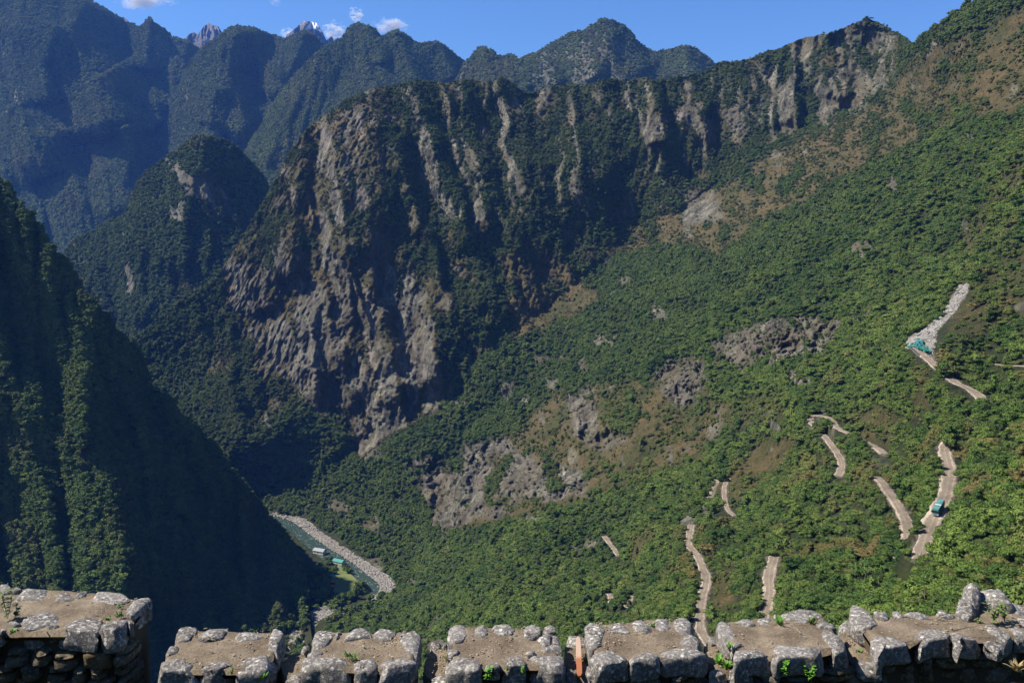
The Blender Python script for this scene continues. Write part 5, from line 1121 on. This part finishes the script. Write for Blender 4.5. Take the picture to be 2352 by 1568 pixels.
# wooden stake lying in a notch
pA, pB = wpt('D', 1945, 300, ZG + .16), wpt('D', 1968, 850, ZG + .02)
bm = bmesh.new(); d = Vector(pB - pA); L_ = d.length
for i, (t, w_, h_) in enumerate([(0, .006, .01), (.05, .02, .018), (.12, .03, .02), (.5, .033, .022), (.85, .032, .022), (.95, .03, .022), (1, .014, .014)]):
    for sx_, sz_ in ((-1, -1), (1, -1), (1, 1), (-1, 1)): bm.verts.new((sx_ * w_ * .8, t * L_, sz_ * h_ * .8))
bm.verts.ensure_lookup_table()
for i in range(6):
    for j in range(4): bm.faces.new([bm.verts[i * 4 + j], bm.verts[i * 4 + (j + 1) % 4], bm.verts[i * 4 + 4 + (j + 1) % 4], bm.verts[i * 4 + 4 + j]])
bm.faces.new([bm.verts[i] for i in (3, 2, 1, 0)]); bm.faces.new([bm.verts[i] for i in (24, 25, 26, 27)])
bmesh.ops.recalc_face_normals(bm, faces=bm.faces); bmesh.ops.bevel(bm, geom=bm.edges[:], offset=.003, segments=1, affect='EDGES')
me = bpy.data.meshes.new('wooden_stake'); bm.to_mesh(me); bm.free()
m, nt, b = new_mat('weathered_pink_wood'); k = NB(nt); n1 = k.noise(k.coord((40, 2, 40)), 3, 4, .7); sep = k.n('ShaderNodeSeparateXYZ'); tc = k.n('ShaderNodeTexCoord'); k.lk(tc.outputs['Object'], sep.inputs[0])
g = k.math('ADD', sep.outputs['Y'], k.math('MULTIPLY', n1, .1)); c = k.mix(k.ramp(g, [(L_ * .62, (0, 0, 0)), (L_ * .70, (1, 1, 1))]), (0.36, 0.25, 0.19), (0.27, 0.10, 0.05))
k.lk(k.mix(.5, c, k.ramp(n1, [(.3, (.7, .7, .7)), (.7, (1.2, 1.2, 1.2))]), 'MULTIPLY'), b.inputs['Base Color']); me.materials.append(m)
o = bpy.data.objects.new('wooden_stake', me); COL.objects.link(o); o.location = pA; o.rotation_euler = d.to_track_quat('Y', 'Z').to_euler(); tag(o, 'pale pinkish wooden stake with orange tip lying across the third notch of the wall', 'stake')

# weeds
def leafy(name, col, loc, h, n, kind, label, group='weeds growing on the wall', seed=0):
    r = np.random.default_rng(seed); V, Fc = [], []
    def blade(p0, d, L, w, bend):
        o = len(V); d = d / np.linalg.norm(d); s = np.cross(d, [0, 0, 1.0]); s /= np.linalg.norm(s) + 1e-6; p = p0.copy()
        for i in range(5):
            t = i / 4; wd = w * math.sin(math.pi * min(.98, .12 + .86 * t)); V.append(p - s * wd); V.append(p + s * wd); p = p + (d + np.array([0, 0, -bend * t])) * L / 4
        for i in range(4): Fc.append([o + 2 * i, o + 2 * i + 1, o + 2 * i + 3, o + 2 * i + 2])
    if kind == 'tuft':
        for i in range(n):
            a = r.uniform(0, 6.28); blade(r.normal(0, .012, 3) * [1, 1, 0], np.array([math.cos(a) * .6, math.sin(a) * .6, r.uniform(.5, 1.3)]), h * r.uniform(.6, 1.1), .006 + .05 * h * .3, r.uniform(.2, .9))
    else:
        for sidx in range(max(2, n // 14)):
            a = r.uniform(0, 6.28); top = np.array([math.cos(a) * .3 * h, math.sin(a) * .3 * h, h * r.uniform(.7, 1.1)]); blade(np.zeros(3), top, np.linalg.norm(top), .004, 0)
            for i in range(14):
                t = r.uniform(.15, 1); b_ = r.uniform(0, 6.28); blade(top * t, np.array([math.cos(b_), math.sin(b_), r.uniform(.1, .9)]), h * r.uniform(.18, .34) * (1.2 - .5 * t), .011, r.uniform(.1, .7))
    o = mesh_obj(name, V, Fc, col); o.location = loc; tag(o, label, 'weed', group); return o
def green(name, c):
    m, nt, b = new_mat(name); k = NB(nt); n1 = k.noise(k.coord(), 18, 3, .6)
    k.lk(k.ramp(n1, [(.3, tuple(x * .6 for x in c)), (.7, tuple(x * 1.3 for x in c))]), b.inputs['Base Color']); b.inputs['Roughness'].default_value = .5
    b.inputs['Transmission Weight'].default_value = 0.0; return m
M_WEED = green('bright_weed', (0.10, 0.24, 0.03)); M_WEED2 = green('dull_weed', (0.12, 0.16, 0.05)); M_STRAW = green('straw', (0.32, 0.25, 0.12))
def fpt(c, X, Y, yoff=0.0):       # a point on the front face of the wall
    a, b_ = cpt(c, X, Y); u, v = ray(a, b_); Yf = FR[c][2] + yoff; return (float(u) * Yf, Yf, float(v) * Yf)
for i, (c_, X, Y, z, h, n, kd, mt, lab) in enumerate([
    ('D', 690, 900, None, .15, 60, 'leaf', M_WEED, 'large bright green leafy weed on the wall face under the third raised section'), ('D', 1190, 800, None, .07, 22, 'leaf', M_WEED, 'small green weed on the wall face, right of the large leafy one'), ('D', 970, 780, None, .05, 14, 'leaf', M_WEED2, 'tiny dull weed on the wall face between two leafy weeds'),
    ('B', 1540, 880, None, .09, 26, 'tuft', M_WEED, 'spiky green tuft on the wall face under the first raised section'), ('B', 1130, 830, None, .07, 12, 'leaf', M_WEED2, 'thin weed in the joint left of the spiky tuft'), ('F', 1080, 1140, None, .17, 60, 'leaf', M_WEED, 'feathery green weed on the wall face, left of a pair near the right'),
    ('F', 1450, 1190, None, .17, 66, 'leaf', M_WEED, 'feathery green weed on the wall face, right of a pair near the right'), ('F', 1060, 420, ZT, .13, 22, 'tuft', M_WEED, 'green grass tuft behind the earth top left of the broad pale stone'), ('F', 1490, 400, ZT, .10, 24, 'tuft', M_WEED2, 'dry green tuft in front of the broad pale stone'),
    ('F', 220, 960, ZG, .12, 30, 'tuft', M_WEED, 'green grass tuft in the fourth notch, the left of two'), ('F', 330, 1010, ZG, .10, 30, 'tuft', M_WEED, 'green grass tuft in the fourth notch, the right of two'), ('F', 370, 740, ZT, .08, 14, 'tuft', M_WEED, 'little tuft beside the joint of the fifth raised section'),
    ('G', 1910, 700, ZT, .24, 66, 'leaf', M_WEED2, 'tall feathery weed on the earth at the right end, the left of two'), ('G', 2085, 690, ZT, .24, 44, 'leaf', M_WEED2, 'tall thin weed on the earth at the right end, the right of two'), ('G', 100, 860, ZG, .12, 18, 'leaf', M_WEED, 'green weed in the fifth notch against the tall upright stone'),
    ('G', 75, 1080, ZG, .05, 16, 'tuft', M_WEED2, 'tiny tuft on the earth of the fifth notch'), ('G', 1700, 660, ZT, .06, 22, 'tuft', M_WEED2, 'flat grey green tuft left of the tall feathery weeds'), ('A', 110, 620, ZL, .26, 60, 'leaf', M_WEED2, 'tall bushy weed on the left wall block, the left of two'),
    ('A', 205, 620, ZL, .18, 36, 'leaf', M_WEED2, 'shorter bushy weed on the left wall block, the right of two'), ('A', 1660, 590, ZL, .06, 26, 'tuft', M_WEED, 'bright tuft beside the slanting end stone of the left block'), ('A', 1490, 640, ZL, .05, 20, 'tuft', M_WEED, 'bright low tuft behind the rightmost front stone of the left block'),
    ('A', 1650, 470, ZL, .04, 14, 'tuft', M_WEED, 'tiny tuft below the big pale stone of the left block'), ('A', 190, 810, None, .06, 20, 'tuft', M_WEED, 'green tuft on the front edge of the left block'), ('C', 770, 590, ZT, .08, 20, 'tuft', M_WEED, 'grass tuft on the second raised section, the left of two'),
    ('C', 845, 640, ZT, .08, 20, 'tuft', M_WEED2, 'grass tuft on the second raised section, the right of two'), ('C', 2110, 600, ZG, .06, 16, 'tuft', M_WEED2, 'dry tuft in the second notch'), ('D', 2045, 630, ZG, .05, 12, 'tuft', M_WEED2, 'tiny tuft right of the wooden stake'), ('E', 1280, 240, ZT, .04, 16, 'tuft', M_WEED, 'bright tuft between two back stones of the fourth raised section'),
    ('G', 2250, 1330, -3.52, .12, 60, 'tuft', M_STRAW, 'dry straw grass on the mound at the lower right corner'), ('F', 2150, 800, ZG, .05, 14, 'tuft', M_WEED, 'small green tuft on the earth of the fifth notch')]):
    loc = fpt(c_, X, Y, .02) if z is None else tuple(wpt(c_, X, Y, z)); leafy('weed', mt, loc, h, n, kd, lab, seed=900 + i)

# trees on the river flats
def flats(polys, n, lo, hi):
    out = []
    for poly, cnt in polys:
        V = np.array([at_z(a, b_, ZR + 1)[:] for a, b_ in poly]); x0, y0 = V[:, :2].min(0); x1, y1 = V[:, :2].max(0); c = 0; tr = 0
        while c < cnt and tr < 20000:
            tr += 1; x, y = rng.uniform(x0, x1), rng.uniform(y0, y1)
            if in_poly(np.array([x]), np.array([y]), [tuple(v[:2]) for v in V], 1.0)[0] > .5: out.append((x, y, ZR + .6)); c += 1
    return np.array(out)
FP = flats([([(742, 1305), (760, 1318), (752, 1345), (760, 1375), (745, 1398), (725, 1400), (715, 1350), (722, 1300)], 60), ([(752, 1280), (770, 1284), (766, 1318), (750, 1325), (738, 1300)], 16),
            ([(765, 1375), (800, 1372), (824, 1352), (836, 1366), (806, 1386), (770, 1398), (750, 1402)], 34), ([(786, 1300), (800, 1306), (805, 1316), (795, 1316)], 4), ([(830, 1340), (838, 1348), (836, 1366), (824, 1352)], 10),
            ([(810, 1398), (900, 1362), (960, 1400), (900, 1470), (760, 1500), (740, 1460), (760, 1425)], 260), ([(640, 1380), (700, 1400), (715, 1420), (690, 1445), (640, 1460), (600, 1430)], 60)], 0, 0, 0)
fs = rng.uniform(6, 13, len(FP)); f3 = np.stack([fs, fs, fs * rng.uniform(.8, 1.2, len(FP))], -1)
forest('riverside_trees', FP, f3, rng.uniform(0, 6, len(FP)), rng.integers(0, 8, len(FP)), np.clip(rng.normal(.03, .08, len(FP)), 0, 1), CR_M, 'trees standing on the flat ground inside and beside the river bend')

# clouds
def cloud(px0, py0, w_, h_, label, dn_, seed):
    Y = 9800; c = at(px0, py0, Y); sx_, sz_ = w_ * Y / F, h_ * Y / F
    bm = bmesh.new(); bmesh.ops.create_icosphere(bm, subdivisions=3, radius=1.0)
    for v in bm.verts: v.co *= 1 + .12 * float(noise(v.co.x * 2 + seed, v.co.y * 2, v.co.z * 2))
    me = bpy.data.meshes.new('cloud'); bm.to_mesh(me); bm.free()
    m = bpy.data.materials.new('cloud_vapour'); m.use_nodes = True; nt = m.node_tree; nt.nodes.clear(); k = NB(nt)
    out = nt.nodes.new('ShaderNodeOutputMaterial'); v = nt.nodes.new('ShaderNodeVolumePrincipled'); v.inputs['Color'].default_value = (1, 1, 1, 1); v.inputs['Anisotropy'].default_value = .2
    tc = k.n('ShaderNodeTexCoord'); ln = k.n('ShaderNodeVectorMath', operation='LENGTH'); k.lk(tc.outputs['Object'], ln.inputs[0])
    mp = k.n('ShaderNodeMapping'); k.lk(tc.outputs['Object'], mp.inputs['Vector']); mp.inputs['Location'].default_value = (seed * 3.1, 0, seed); mp.inputs['Scale'].default_value = (1.0, 1.0, sz_ / sx_ * 1.6)
    nz = k.noise(mp.outputs[0], 1.7, 7, .68, .5)
    d = k.math('SUBTRACT', k.math('MULTIPLY', k.math('SUBTRACT', nz, 0.43), 4.0), k.math('MULTIPLY', k.math('POWER', ln.outputs['Value'], 2.0), 0.75)); d = k.math('MULTIPLY', d, dn_ * .42); d = k.math('MAXIMUM', d, 0.0); k.lk(d, v.inputs['Density']); k.lk(v.outputs[0], out.inputs['Volume'])
    me.materials.append(m); o = bpy.data.objects.new('cloud', me); COL.objects.link(o); o.location = c; o.scale = (sx_, max(sz_, sx_ * .5), sz_); tag(o, label, 'cloud', 'small white clouds')
for a in ((338, -2, 85, 26, 'wispy white cloud cut by the top edge above the left mountain', .05, 1), (818, 36, 20, 20, 'small puffy cloud above the twin topped peak', .09, 2), (895, 62, 48, 22, 'white cloud drifting right of the twin topped peak', .09, 3),
          (662, 78, 22, 16, 'small cloud on the left flank of the snow peak', .09, 4), (768, 72, 30, 26, 'white cloud on the right flank of the snow peak', .09, 5), (632, 4, 16, 14, 'faint wisp near the top edge left of the snow peak', .02, 6)):
    cloud(*a)

# haze
def haze_box():
    x0, x1, y0, y1, z0, z1 = -9000, 9000, -1500, 8600, -420, 2650
    V = [(x, y, z) for x in (x0, x1) for y in (y0, y1) for z in (z0, z1)]
    Fc = [(0, 1, 3, 2), (4, 6, 7, 5), (0, 4, 5, 1), (2, 3, 7, 6), (0, 2, 6, 4), (1, 5, 7, 3)]
    m = bpy.data.materials.new('haze_air'); m.use_nodes = True; nt = m.node_tree; nt.nodes.clear()
    out = nt.nodes.new('ShaderNodeOutputMaterial'); v = nt.nodes.new('ShaderNodeVolumePrincipled')
    v.inputs['Color'].default_value = (0.10, 0.29, 1.0, 1); v.inputs['Density'].default_value = HAZE; v.inputs['Anisotropy'].default_value = 0.0
    nt.links.new(v.outputs[0], out.inputs['Volume'])
    o = mesh_obj('haze', V, Fc, m); o['kind'] = 'stuff'; o['label'] = 'thin blue haze filling the valley air'; o['category'] = 'haze'
HAZE = 0.000034
haze_box()

# labels: tell repeats apart by their place
ordn = ['leftmost', 'second from the left', 'third from the left', 'fourth from the left', 'fifth from the left', 'sixth from the left', 'seventh from the left', 'eighth from the left', 'ninth from the left', 'tenth from the left',
        'eleventh from the left', 'twelfth from the left', 'thirteenth from the left', 'fourteenth from the left', 'fifteenth from the left', 'sixteenth from the left', 'seventeenth from the left', 'eighteenth from the left', 'nineteenth from the left', 'twentieth from the left']
by = {}
for o in COL.objects:
    if o.parent is None and o.get('group') and o.get('label'): by.setdefault(o['label'], []).append(o)
for lab, L in by.items():
    if len(L) < 2: continue
    L.sort(key=lambda o: float(to_px(np.array(o.location))[0]))
    for i, o in enumerate(L):
        if i < 20: o['label'] = '%s (%s)' % (lab, ordn[i] if i < len(L) - 1 or len(L) > 20 else 'rightmost')
